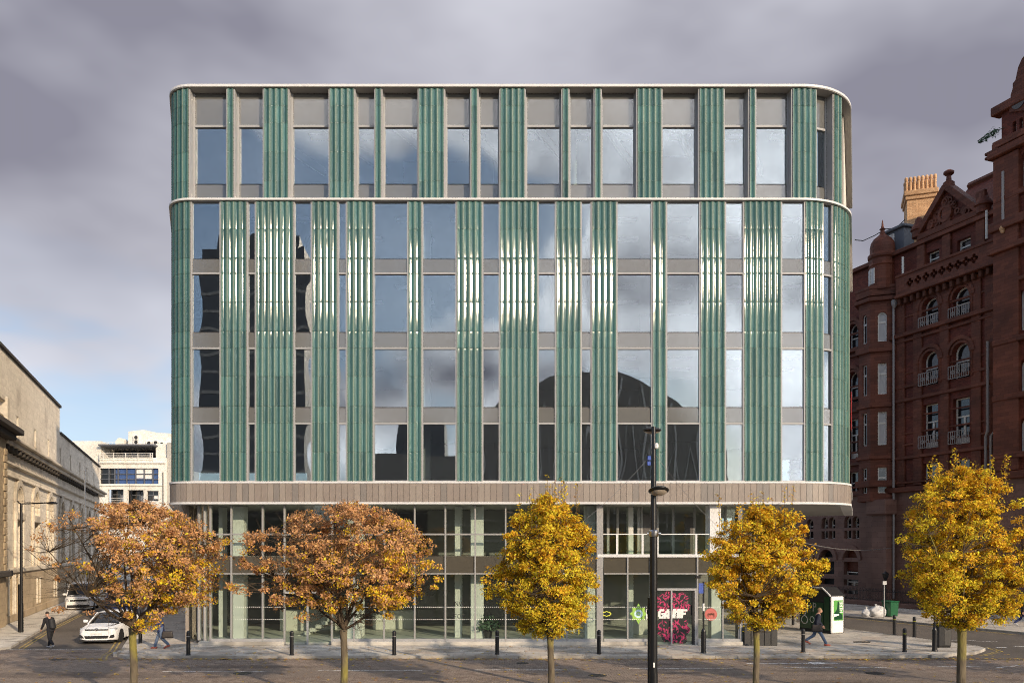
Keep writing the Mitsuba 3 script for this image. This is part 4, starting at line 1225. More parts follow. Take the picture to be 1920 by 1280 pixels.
def hotel_window(holder, fr, s0, s1, zt, zb, arched, depth=0.45, balc=False, cross=0.62, curtain=False, french=False):
    pol = opening(s0, s1, zt, zb, arched)
    inner_ = pol.buffer(-0.09, join_style=2)
    bars = pol.difference(inner_)
    zc1 = zb + (zt - zb) * cross
    bars = bars.union(sbox(s0, zc1 - 0.05, s1, zc1 + 0.05).intersection(pol))
    if french:
        c = (s0 + s1) / 2
        bars = bars.union(sbox(c - 0.07, zb, c + 0.07, zc1).intersection(pol)).union(sbox(s0, zb, s1, zb + (zt - zb) * 0.16))
    k = part(holder, 'window', fr.ext(bars.buffer(0), -depth, -depth + 0.10), 'm_window_white')
    part(k, 'pane', fr.ext(pol, -depth - 0.03, -depth + 0.03), 'm_car_glass')
    if curtain:
        part(k, 'curtain', fr.ext(inner_.buffer(-0.05), -depth + 0.031, -depth + 0.04), 'm_curtain')
    if balc:
        bz, bh = zb + 0.02, min(0.95, (zt - zb) * 0.4)
        rail = [fr.box(s0 - 0.15, s1 + 0.15, 0.26, 0.31, bz + bh - 0.04, bz + bh), fr.box(s0 - 0.15, s1 + 0.15, 0.26, 0.31, bz, bz + 0.04)]
        n = 9
        for i in range(n + 1):
            s = s0 - 0.15 + (s1 - s0 + 0.3) * i / n
            rail.append(fr.box(s - 0.018, s + 0.018, 0.265, 0.305, bz + 0.04, bz + bh - 0.04))
        for s in (s0 - 0.13, s1 + 0.13):
            rail.append(fr.box(s - 0.02, s + 0.02, 0.0, 0.26, bz + bh - 0.04, bz + bh))
        for i in range(3):
            c = s0 + (s1 - s0) * (i + 0.5) / 3
            rail.append(fr.ext(Point(c, bz + bh / 2).buffer(0.15).difference(Point(c, bz + bh / 2).buffer(0.11)), 0.27, 0.30))
        part(k, 'balconette', join(rail), 'm_pipe')
    return k


wall_u = sbox(S_A, Z_BASE, S_B, Z_TOP)
op = []
for (zt, zb, ar) in rowsA:
    for c in (colA, colB, colC):
        op.append((c, zt, zb, ar))
uA, uB = (hs(1737), hs(1761)), (hs(1794), hs(1820))
zu = (hz(1748, 471), hz(1748, 503))
for c in (uA, uB):
    op.append((c, zu[0], zu[1], False))
gable = Polygon([(hs(1727), Z_TOP - 0.01), (hs(1846), Z_TOP - 0.01), (hs(1846), hz(1846, 398)), (hs(1838), hz(1838, 395)), (hs(1778), hz(1776, 352)), (hs(1727), hz(1727, 438))])
lowop = [((hs(1541.5), hs(1553)), hz(1545, 970), hz(1545, 1010), True), ((hs(1555), hs(1567)), hz(1545, 970), hz(1545, 1010), True),
         ((hs(1584), hs(1597)), hz(1590, 968), hz(1590, 1010), True), ((hs(1599.5), hs(1612)), hz(1590, 968), hz(1590, 1010), True),
         ((hs(1513), hs(1526)), hz(1520, 973), hz(1520, 1010), True),
         ((hs(1583), hs(1610)), hz(1597, 1030), hz(1597, 1122), True), ((hs(1538), hs(1565)), hz(1552, 1030), hz(1552, 1118), True), ((hs(1500), hs(1522)), hz(1510, 1032), hz(1510, 1116), True)]
w = wall_u.union(gable)
for c, zt, zb, ar in op:
    w = w.difference(opening(c[0], c[1], zt, zb, ar))
part(HT, 'wall', hf.ext(w, -0.6, 0.0), 'm_brick')
wl = sbox(S_A, 0, S_B, Z_BASE)
for c, zt, zb, ar in lowop:
    wl = wl.difference(opening(c[0], c[1], zt, zb, ar))
part(HT, 'base_wall', hf.ext(wl, -0.6, 0.06), 'm_granite')
part(HT, 'inner_wall', hf.box(S_A, S_B, -16, -0.75, 0, Z_TOP - 0.3), 'm_terra_dark')
for i, (c, zt, zb, ar) in enumerate(op):
    hotel_window(HT, hf, c[0], c[1], zt, zb, ar, balc=(i < 9 and i % 3 != 2), french=(6 <= i < 12), cross=0.5 if ar else 0.6)
for i, (c, zt, zb, ar) in enumerate(lowop):
    if i < 6:
        hotel_window(HT, hf, c[0], c[1], zt if i < 5 else zt - 1.9, zb, ar and i < 5, depth=0.4, cross=0.62, french=i == 5)
    else:
        part(HT, 'gate', hf.box(c[0], c[1], -0.6, -0.5, zb, zt), 'm_black_matt')
part(HT, 'tympanum', hf.box(lowop[5][0][0], lowop[5][0][1], -0.45, -0.35, lowop[5][1] - 1.85, lowop[5][1]), 'm_terracotta')
for c, zt, zb, ar in lowop[5:]:
    m = (c[0] + c[1]) / 2; r = (c[1] - c[0]) / 2
    ring = Point(m, zt - r).buffer(r + 0.4, 20).difference(Point(m, zt - r).buffer(r + 0.02, 20)).intersection(sbox(m - 4, zt - r, m + 4, zt + 4))
    part(HT, 'arch_ring', hf.ext(ring, 0.06, 0.18), 'm_granite')
# arches, string courses, pilasters
for c, zt, zb, ar in op:
    if ar:
        m = (c[0] + c[1]) / 2; r = (c[1] - c[0]) / 2
        for r0, r1, d in ((0.03, 0.22, 0.10), (0.28, 0.55, 0.18)):
            ring = Point(m, zt - r).buffer(r + r1, 20).difference(Point(m, zt - r).buffer(r + r0, 20)).intersection(sbox(m - 4, zt - r, m + 4, zt + 4))
            part(HT, 'arch_ring', hf.ext(ring, 0.0, d), 'm_terracotta')
        for s in (c[0] - 0.32, c[1] + 0.32):
            part(HT, 'shaft', hf.mesh((lambda v, f: (v + [s, 0.1, 0], f))(*lathe([(0.14, zb), (0.14, zb + 0.15), (0.10, zb + 0.2), (0.10, zt - r - 0.15), (0.16, zt - r)], (0, 0, 0), 8))), 'm_terracotta')


def course(z, h, p, m='m_terracotta', s0=None, s1=None):
    part(HT, 'string_course', hf.cbox(S_A if s0 is None else s0, S_B if s1 is None else s1, -0.05, p, z - h / 2, z + h / 2, 0.04), m)


for z, h, p in [(hz(1679, 634), 0.32, 0.34), (hz(1679, 645), 0.22, 0.2), (hz(1702, 725), 0.22, 0.18), (hz(1702, 750), 0.28, 0.24), (hz(1702, 834), 0.16, 0.12), (hz(1702, 858), 0.26, 0.24), (hz(1700, 905), 0.16, 0.2),
                (hz(1700, 918), 0.4, 0.42), (hz(1702, 468), 0.34, 0.36), (hz(1744, 580), 0.16, 0.09), (hz(1744, 690), 0.14, 0.08), (hz(1744, 806), 0.14, 0.08), (hz(1744, 775), 0.12, 0.06)]:
    course(z, h, p)
for py, h in ((1050, 0.35), (1084, 0.4), (1105, 0.4), (1120, 0.3), (990, 0.25), (955, 0.3)):
    part(HT, 'band', hf.box(S_A, S_B, 0.0, 0.075 + 0.002 * (py % 3), hz(1650, py) - h / 2, hz(1650, py) + h / 2), 'm_granite')
for px in (1722, 1772, 1832, 1858, 1690):
    s = hs(px)
    part(HT, 'pilaster', hf.cbox(s - 0.42, s + 0.42, -0.1, 0.14, Z_BASE + 0.2, Z_BAL0 - 0.4, 0.04), 'm_terracotta')
for px in (1729, 1777, 1841):
    s = hs(px)
    part(HT, 'pilaster', hf.cbox(s - 0.38, s + 0.38, -0.1, 0.2, Z_BAL1, hz(1700, 458) + 0.1 + (1.4 if px > 1730 else 0), 0.04), 'm_terracotta')
# bracketed balustrade with pierced quatrefoils
bal = sbox(hs(1680, 0.5), Z_BAL0, hs(1869, 0.5), Z_BAL1)
zq = (Z_BAL0 + Z_BAL1) / 2
for i in range(9):
    px = 1706 + i * 14.7 + 0.35 * i
    s = hs(px, 0.5)
    for a, b in ((0, 0.2), (0.2, 0), (0, -0.2), (-0.2, 0)):
        bal = bal.difference(Point(s + a, zq + b).buffer(0.15, 6))
part(HT, 'balustrade', hf.ext(bal, 0.3, 0.52), 'm_terracotta')
part(HT, 'balustrade_cap', join([hf.cbox(hs(1680, 0.5), hs(1869, 0.5), 0.22, 0.62, Z_BAL1, Z_BAL1 + 0.2, 0.03), hf.cbox(hs(1680, 0.5), hs(1869, 0.5), -0.05, 0.7, Z_BAL0 - 0.25, Z_BAL0, 0.04)]), 'm_terracotta')
for i in range(26):
    s = hs(1684, 0.4) + i * 0.62
    part(HT, 'corbel', hf.cbox(s, s + 0.26, -0.05, 0.5, Z_BAL0 - 0.75, Z_BAL0 - 0.26, 0.04), 'm_terra_dark')
# gable pediment mouldings, finial, carving
ap = np.array([hs(1777), hz(1776, 352)]); gl = np.array([hs(1727), hz(1727, 438)]); grr = np.array([hs(1838), hz(1838, 396)])
for a, b in ((gl, ap), (ap, grr)):
    d = (b - a) / np.linalg.norm(b - a); nn = np.array([-d[1], d[0]])
    part(HT, 'gable_coping', hf.ext(Polygon([a - nn * 0.15, b - nn * 0.15, b + nn * 0.28, a + nn * 0.28]), -0.5, 0.34), 'm_terracotta')
part(HT, 'gable_band', hf.cbox(hs(1724), hs(1846), -0.05, 0.3, hz(1727, 441) - 0.45, hz(1727, 441), 0.04), 'm_terracotta')
part(HT, 'finial', hf.mesh((lambda v, f: (v + [ap[0], -0.1, ap[1]], f))(*lathe([(0.42, 0.0), (0.4, 0.35), (0.2, 0.5), (0.16, 0.85), (0.36, 1.0), (0.38, 1.15), (0.15, 1.3)], (0, 0, 0), 10))), 'm_terracotta', 40)
for px, py in ((1722, 441), (1843, 395)):
    s, z = hp(px, py)
    part(HT, 'finial', hf.mesh((lambda v, f: (v + [s, -0.05, z - 0.2], f))(*lathe([(0.5, 0.0), (0.5, 0.5), (0.62, 0.55), (0.6, 0.7), (0.3, 1.2), (0.28, 1.4), (0.1, 1.6)], (0, 0, 0), 10))), 'm_terracotta', 40)
crn = np.random.default_rng(2)
for i in range(46):
    t = crn.random(); c = gl * (1 - t) + grr * t
    top = np.interp(c[0], [gl[0], ap[0], grr[0]], [gl[1], ap[1], grr[1]]) - 0.7
    z0 = hz(1727, 441) + 0.25
    if top < z0:
        continue
    z = crn.uniform(z0, top); r = crn.uniform(0.14, 0.34)
    part(HT, 'carving', hf.ext(Point(c[0], z).buffer(r, 6).difference(Point(c[0] + 0.04, z).buffer(r * 0.5, 6)), 0.0, crn.uniform(0.08, 0.2)), 'm_terracotta')
oc = hp(1775, 401)
part(HT, 'round_window', hf.ext(Point(*oc).buffer(0.62, 12).difference(Point(*oc).buffer(0.42, 12)), 0.0, 0.24), 'm_terracotta')
part(HT, 'round_pane', hf.ext(Point(*oc).buffer(0.42, 12), 0.02, 0.06), 'm_headlight')
# roofs behind the wall
ridge = 6.5
rz0, rz1 = hz(1871, 395, -1), hz(1871, 313, -3.5)
rv = hf.w(np.array([[hs(1727), -0.4, Z_TOP], [S_B + 1, -0.4, Z_TOP + 0.6], [S_B + 1, -4.5, rz1], [hs(1735), -4.5, rz1]]))
part(HT, 'roof', (rv, np.array([[0, 1, 2, 3]])), 'm_brick')
part(HT, 'roof_coping', tube(hf.w(np.array([[hs(1735), -4.5, rz1], [S_B + 1, -4.5, rz1]])), 0.3, 6), 'm_terracotta')
rv2 = hf.w(np.array([[S_A, 0.1, Z_TOP + 0.1], [hs(1724), 0.1, Z_TOP + 0.1], [hs(1724), -4.5, Z_TOP + 2.2], [S_A, -4.5, Z_TOP + 2.2]]))
part(HT, 'roof', (rv2, np.array([[0, 1, 2, 3]])), 'm_slate')
# chimney stack and pots
cs, cz = hp(1716, 382, -1.6)
cf2 = Fr(hf.w(np.array([cs, -1.6, 0]))[:2], (0.94, -0.34), (-0.34, -0.94))
cz0, cz1 = Z_TOP - 1, hz(1700, 366, -1.6)
ck = part(HT, 'chimney', join([cf2.cbox(-0.62, 1.45, -2.4, 0.0, cz0, cz1 - 0.7, 0.02), cf2.cbox(-0.74, 1.57, -2.5, 0.13, cz1 - 0.7, cz1 - 0.4, 0.04), cf2.cbox(-0.84, 1.67, -2.6, 0.25, cz1 - 0.4, cz1, 0.05)]), 'm_chimney', label='sunlit buff brick chimney stack with a row of clay pots')
for i in range(8):
    for pp in (-0.35, -1.3):
        part(ck, 'chimney_pot', cf2.mesh((lambda v, f: (v + [-0.62 + i * 0.30, pp, cz1], f))(*lathe([(0.13, 0), (0.11, 0.85), (0.10, 0.9), (0.14, 0.95), (0.14, 1.15), (0.10, 1.25)], (0, 0, 0), 10))), 'm_chimney', 40)
# lead dormer beside the chimney, low roofs at the left
ds, dz = hp(1677, 432, -0.6)
part(HT, 'dormer', join([hf.cbox(ds - 0.9, ds + 1.1, -3.0, -0.5, Z_TOP - 0.2, dz - 0.1, 0.03), hf.cbox(ds - 1.15, ds + 1.3, -3.2, -0.25, dz - 0.1, dz + 0.12, 0.04)]), 'm_lead')
part(HT, 'dormer_window', hf.box(ds - 0.55, ds + 0.1, -0.5, -0.46, Z_TOP, dz - 0.3), 'm_window_white')
part(HT, 'roof_rail', tube([hf.w(np.array([hs(x, -2), -2.0, hz(x, y, -2)])) for x, y in ((1603, 450), (1618, 452), (1640, 442), (1660, 430), (1680, 428), (1697, 412))], 0.04, 5), 'm_dark_panel')
# bay turret
bs0, bs1 = hs(1619), hs(1677)
bp = 1.35
bpts = [(bs0, 0.0), (bs0 + 0.95, bp), (bs1 - 1.15, bp), (bs1, 0.0)]
BT = HT + '__bay_turret'
zb0, zb1 = hz(1650, 905, bp), hz(1650, 540, 0.9)
body = Polygon(bpts + [(bs1, -1.5), (bs0, -1.5)])
bfr = []
for a, b in zip(bpts[:-1], bpts[1:]):
    A = hf.w(np.array([a[0], a[1], 0]))[:2]; B = hf.w(np.array([b[0], b[1], 0]))[:2]
    bfr.append((Fr(A, B - A, hf.n[:2] * 1.0 + ((hf.e[:2] * -1) if a[1] < b[1] else hf.e[:2] if a[1] > b[1] else 0)), float(np.linalg.norm(B - A))))
for i, (f, l) in enumerate(bfr):
    d = f.e; nrm = np.array([d[1], -d[0], 0]);
    if nrm @ np.array([*hf.n[:2], 0]) < 0:
        nrm = -nrm
    f.n = nrm
rws = [(hz(1652, 515, 0.7), hz(1652, 528, 0.7), False, 0.5), (hz(1654, 585, 0.7), hz(1654, 640, 0.7), True, 0.66), (hz(1653, 681, 0.7), hz(1653, 739, 0.7), False, 0.66), (hz(1653, 772, 0.7), hz(1653, 834, 0.7), False, 0.66), (hz(1653, 876, 0.7), hz(1653, 924, 0.7), False, 0.6)]
rws = rws[1:]
pieces = []
for i, (f, l) in enumerate(bfr):
    pol = sbox(0, zb0 - 1.0, l, zb1)
    for j, (zt, zb, ar, cr) in enumerate(rws):
        wdt = min(0.66, l * 0.38)
        pol = pol.difference(opening(l / 2 - wdt / 2, l / 2 + wdt / 2, zt, zb, ar))
    pieces.append(f.ext(pol, -0.3, 0.0))
scene[BT] = mikit.ply(join(pieces), 'm_terracotta')
labels[BT] = {'label': 'polygonal terracotta bay turret with a domed cap and finial'}
for i, (f, l) in enumerate(bfr):
    for j, (zt, zb, ar, cr) in enumerate(rws):
        wdt = min(0.66, l * 0.38)
        pol = opening(l / 2 - wdt / 2, l / 2 + wdt / 2, zt, zb, ar)
        bars = pol.difference(pol.buffer(-0.08, join_style=2)).union(sbox(0, zb + (zt - zb) * cr - 0.07, l, zb + (zt - zb) * cr + 0.07).intersection(pol))
        part(HT, 'bay_window', f.ext(bars.buffer(0), -0.22, -0.14), 'm_window_white')
        part(HT, 'bay_pane', f.ext(pol, -0.28, -0.19), 'm_curtain' if (i == 2 and j in (0, 1, 2)) else 'm_car_glass')
for z, h, o in [(hz(1650, 905, bp), 0.5, 0.28), (hz(1650, 855, bp), 0.3, 0.22), (hz(1650, 757, bp), 0.26, 0.18), (hz(1650, 650, bp), 0.5, 0.24), (hz(1650, 556, bp), 0.3, 0.32), (hz(1650, 534, bp), 0.24, 0.26), (hz(1650, 932, bp), 0.5, 0.1)]:
    m = slab(body.buffer(o, join_style=2), z - h / 2, z + h / 2)
    part(BT, 'moulding', hf.mesh(m), 'm_terracotta')
part(BT, 'balcony_front', hf.mesh(slab(body.buffer(0.2, join_style=2).difference(body.buffer(0.05, join_style=2)), hz(1650, 549, bp), hz(1650, 533, bp))), 'm_terracotta')
bc = (hs(1651, 0.45), 0.25)
zd0, zd1 = zb1 - 0.1, hz(1651, 476, 0.45)
dome = [(1.02, zd0), (1.02, zd0 + 1.9), (1.10, zd0 + 2.0), (1.02, zd0 + 2.1), (1.02, zd1 - 0.5), (1.14, zd1 - 0.4), (1.16, zd1 - 0.2), (0.98, zd1), (0.98, zd1 + 0.45), (0.90, zd1 + 0.85), (0.68, zd1 + 1.2), (0.36, zd1 + 1.45), (0.22, zd1 + 1.6), (0.15, zd1 + 1.9), (0.24, zd1 + 2.0), (0.12, zd1 + 2.1), (0.05, zd1 + 2.6), (0.02, zd1 + 2.75)]
part(BT, 'dome', hf.mesh((lambda v, f: (v + [bc[0], bc[1], 0], f))(*lathe(dome, (0, 0, 0), 12))), 'm_terracotta', 25)
for a_ in (-2.62, -1.57 + 3.14, 0.52 + 1.57, -0.52):
    dfr = Fr(hf.w(np.array([bc[0] + 0.985 * math.cos(a_), bc[1] + 0.985 * math.sin(a_), 0]))[:2], hf.e[:2] * -math.sin(a_) + hf.n[:2] * math.cos(a_), hf.e[:2] * math.cos(a_) + hf.n[:2] * math.sin(a_))
    part(HT, 'bay_window', join([dfr.box(-0.19, -0.14, -0.05, 0.05, zd0 + 0.5, zd0 + 1.75), dfr.box(0.14, 0.19, -0.05, 0.05, zd0 + 0.5, zd0 + 1.75)]), 'm_window_white')
    part(HT, 'bay_pane', dfr.box(-0.139, 0.139, -0.05, 0.035, zd0 + 0.5, zd0 + 1.75), 'm_curtain')
# granite piers under the bay
for px0, px1 in ((1626, 1637), (1641, 1669)):
    part(HT, 'pier', hf.cbox(hs(px0, 0.5), hs(px1, 0.5), 0.0, 0.9 if px0 > 1640 else 0.5, 0, hz(1650, 965), 0.05), 'm_granite')
part(HT, 'pier_cap', hf.cbox(hs(1636, 0.5), hs(1674, 0.5), 0.0, 1.25, hz(1650, 966), hz(1650, 938), 0.08), 'm_granite')
# rain pipes
for px, y0, y1 in ((1675.5, 562, 1122), (1852, 640, 810), (1870, 560, 800)):
    s, z1 = hp(px, y0, 0.3); z0 = hz(px, y1, 0.3)
    part(HT, 'rain_pipe', tube(hf.w(np.array([[s, 0.3, z0], [s, 0.3, z1]])), 0.085, 8), 'm_pipe')
for px in (1848, 1858):
    s = hs(px, 0.3)
    a = hp(px + (4 if px == 1848 else 12), 806, 0.3); 
    part(HT, 'rain_pipe', tube(hf.w(np.array([[hs(px + (4 if px == 1848 else 12), 0.3), 0.3, hz(1852, 806, 0.3)], [s, 0.3, hz(1852, 818, 0.3)], [s, 0.3, 0.2]])), 0.085, 8), 'm_pipe')
for px, y0, y1 in ((1850, 395, 448), (1693, 482, 525)):
    s, z1 = hp(px, y0, 0.4); z0 = hz(px, y1, 0.4)
    part(HT, 'rain_pipe', tube(hf.w(np.array([[s, 0.4, z0], [s, 0.4, z1]])), 0.09, 8), 'm_window_white')
s, z = hp(1677, 568, 0.35)
part(HT, 'rain_hopper', hf.mesh((lambda v, f: (v + [s - 0.03, 0.32, z - 0.4], f))(*lathe([(0.09, 0), (0.22, 0.25), (0.24, 0.6), (0.16, 0.62)], (0, 0, 0), 8))), 'm_pipe')
# projecting corner pavilion at the right edge
PP = 1.2
HP2 = thing('hotel_pavilion', 'taller projecting red brick pavilion of the hotel, cut by the right edge', 'building')
q0 = hs(1872, PP)
q1 = q0 + 16
zk = hz(1875, 290, PP)
ppol = sbox(q0, Z_BASE, q1, zk)
wins = []
wpx0, wpx1 = hs(1910, PP), hs(1936, PP)
for yt, yb, ar in ((545, 620, False), (673, 738, True), (783, 846, True)):
    wins.append((wpx0, wpx1, hz(1915, yt, PP), hz(1915, yb, PP), ar))
wins.append((hs(1913, PP), hs(1945, PP), hz(1915, 285, PP), hz(1915, 362, PP), True))
for i, px in enumerate((1898.5, 1911, 1923)):
    wins.append((hs(px, PP), hs(px + 7, PP), hz(1899, 229, PP), hz(1899, 254, PP), True))
top2 = hz(1880, 205, PP)
ppol = ppol.union(sbox(q0 + 0.25, zk - 0.01, q1, top2))
for w_ in wins:
    ppol = ppol.difference(opening(*w_[:2], w_[2], w_[3], w_[4]))
part(HP2, 'wall', hf.ext(ppol, PP - 0.6, PP), 'm_brick')
part(HP2, 'base_wall', hf.box(q0, q1, PP - 0.6, PP + 0.05, 0, Z_BASE), 'm_granite')
part(HP2, 'side_wall', join([hf.box(q0, q0 + 0.5, -12, PP - 0.61, 0, zk), hf.box(q0 + 0.5, q1, -12, PP - 0.9, 0, zk - 0.2), hf.box(q0 + 0.26, q1, -6, PP - 0.61, zk - 0.3, top2)]), 'm_brick')
for i, w_ in enumerate(wins):
    hotel_window(HP2, hf.__class__(hf.O[:2] + hf.n[:2] * PP, hf.e, hf.n), w_[0], w_[1], w_[2], w_[3], w_[4], depth=0.42)
for z, h, o in [(zk, 0.5, 0.5), (zk + 0.6, 0.4, 0.3), (hz(1880, 268, PP), 0.4, 0.28), (top2, 0.6, 0.35), (hz(1880, 375, PP), 0.35, 0.25), (hz(1880, 425, PP), 0.6, 0.45), (hz(1880, 470, PP), 0.4, 0.5), (Z_BASE + 0.2, 0.5, 0.4),
                (hz(1890, 745, PP), 0.4, 0.3), (hz(1890, 640, PP), 0.4, 0.3), (hz(1890, 855, PP), 0.4, 0.3), (hz(1890, 530, PP), 0.3, 0.2)]:
    part(HP2, 'string_course', hf.cbox(q0 - o, q1, PP - 0.5, PP + o, z - h / 2, z + h / 2, 0.05), 'm_terracotta')
for px in (1879, 1902):
    s = hs(px, PP)
    part(HP2, 'pilaster', hf.cbox(s - 0.55, s + 0.45, PP - 0.1, PP + 0.22, Z_BASE + 0.5, zk - 0.3, 0.04), 'm_terracotta')
# stepped shaped gable on top
gs = lambda px, py: (hs(px, PP), hz(px, py, PP))
gab = Polygon([gs(1896, 212), gs(1899, 180), gs(1905, 160), gs(1903, 165), gs(1903, 158), gs(1908, 152), gs(1913, 128), gs(1920, 112), gs(1945, 80), gs(1980, 130), gs(1990, 200)]).buffer(0)
part(HP2, 'shaped_gable', hf.ext(gab, PP - 0.5, PP + 0.2), 'm_terracotta')
part(HP2, 'round_window', hf.ext(Point(*gs(1914, 191)).buffer(0.5, 10), PP + 0.201, PP + 0.26), 'm_car_glass')
part(HP2, 'eaves_bracket', join([hf.cbox(q0 - 0.7, q0 + 0.3, PP - 0.4, PP + 0.5, hz(1880, 292, PP) + 0.3 * k, hz(1880, 292, PP) + 0.3 * k + 0.2, 0.05) for k in range(2)]), 'm_terra_dark')
s, z = hp(1880.5, 322, PP + 0.25)
part(HP2, 'rain_pipe', tube(hf.w(np.array([[s, PP + 0.25, hz(1880, 428, PP)], [s, PP + 0.25, z]])), 0.09, 8), 'm_pipe')
part(HP2, 'rain_hopper', hf.mesh((lambda v, f: (v + [s, PP + 0.3, hz(1880, 432, PP) - 0.3], f))(*lathe([(0.1, 0), (0.2, 0.3), (0.12, 0.6)], (0, 0, 0), 8))), 'm_chimney')
pw = thing('wall_fern', 'green fern growing out of the hotel pavilion high above the street', 'plant')
ps, pz = hp(1872, 243, PP + 0.2)
fr_ = []
fg = np.random.default_rng(6)
for k in range(200):
    t = fg.random(); c = np.array([ps - 1.5 * t, PP + 0.25 + 0.1 * fg.normal(), pz - 0.25 * t + 0.13 * fg.normal() * (1.2 - t)])
    u = fg.normal(0, 1, 3); u /= np.linalg.norm(u); w2 = np.cross(u, [0, 1, 0.3]); w2 /= np.linalg.norm(w2); l = 0.12
    fr_.append([c - u * l, c + w2 * l * 0.3, c + u * l, c - w2 * l * 0.3])
fr_ = np.array(fr_)
part(pw, 'fronds', (hf.w(fr_.reshape(-1, 3)), np.arange(len(fr_) * 4).reshape(-1, 4)), 'm_plant')
part(pw, 'stem', tube(hf.w(np.array([[ps + 0.7, PP - 0.1, pz], [ps - 0.8, PP + 0.25, pz + 0.05], [ps - 1.6, PP + 0.25, pz - 0.1]])), 0.03, 5), 'm_twig')

# railing in front of the hotel
RL_ = thing('area_railing', 'black spiked iron railing on a low stone kerb along the hotel front', 'railing')
ra, rb = hs(1560, 2.2), hs(1790, 2.2)
part(RL_, 'low_wall', hf.cbox(ra, rb, 2.1, 2.4, 0.0, 0.35, 0.03), 'm_granite')
part(RL_, 'rail', join([hf.box(ra, rb, 2.22, 2.26, z, z + 0.04) for z in (0.45, 1.15)]), 'm_black_matt')
s = ra
while s < rb:
    part(RL_, 'picket', hf.mesh((lambda v, f: (v + [s, 2.24, 0.35], f))(*lathe([(0.014, 0), (0.014, 0.88), (0.03, 0.92), (0.004, 1.05)], (0, 0, 0), 5))), 'm_black_matt')
    s += 0.16

# ---------------------------------------------------------------- across the street, behind the viewer: seen mirrored in the windows
EH = thing('exhibition_hall', 'broad dark hall with a curved roof, seen mirrored in the office windows', 'building')
ef = Fr((0, -62), (1, 0), (0, 1))
arc = [(13 + 23.5 * math.cos(t), 8 + 26 * math.sin(t)) for t in np.linspace(0, np.pi, 25)]
part(EH, 'gable_wall', ef.ext(Polygon([(36.5, 0)] + arc + [(-10.5, 0)]), -40, 0), 'm_far_hall')
for k in range(9):
    x = 13 - 18 + k * 4.5
    part(EH, 'mullion', ef.box(x - 0.15, x + 0.15, 0.0, 0.5, 0, 8 + 26 * math.sqrt(max(0.05, 1 - ((x - 13) / 23.5) ** 2)) - 0.8), 'm_window_white')
for k in range(12):
    x = -9.5 + k * 3.4
    part(EH, 'truss', tube([[x, -61.7, 14], [x + 1.7, -61.7, 29 if 2 < k < 9 else 21], [x + 3.4, -61.7, 12]], 0.16, 5), 'm_window_white')
for z in (5.6, 8.6, 12.0):
    part(EH, 'rail', ef.box(-11, 33, 0.1, 0.4, z, z + 0.35), 'm_window_white')
part(EH, 'canopy', ef.box(-30, 48, 0.5, 6, 4.2, 4.9), 'm_far_hall')
part(EH, 'side_wing', ef.box(-75, -10.6, -20, 0, 0, 7.5), 'm_far_hall')
part(EH, 'side_wing', ef.box(36.6, 46, -20, 0, 0, 7.5), 'm_far_hall')
GT = thing('glass_tower', 'tall dark slab tower far off, seen mirrored in the left office windows', 'building')
tf = Fr((0, -260), (1, 0), (0, 1))
Lm = 39.7 + 260 + 39.7


def mx(px):
    return (px - CX) / FPX * Lm


def mz(py):
    return EYE + (HY - py) / FPX * Lm


part(GT, 'tower_wall', tf.box(mx(376), mx(572), -18, 0, 0, mz(470)), 'm_far_dark')
part(GT, 'tower_top', tf.box(mx(412), mx(545), -16, -1, mz(470), mz(440)), 'm_far_dark')
for k in range(14):
    z = mz(470) * (k + 1) / 15
    part(GT, 'floor_band', tf.box(mx(376) - 0.1, mx(572) + 0.1, 0.0, 0.25, z, z + 1.2), 'm_concrete')
BT2 = thing('block_tower', 'square dark tower block far off, seen mirrored in the lowest office windows', 'building')
part(BT2, 'tower_wall', tf.box(mx(750), mx(835), -20, 0, 0, mz(790)), 'm_far_dark')
part(BT2, 'tower_base', tf.box(mx(700), mx(900), -20, 2, 0, mz(855)), 'm_far_hall')
# ---------------------------------------------------------------- street trees
YTR = 24.7
PXM = FPX / YTR


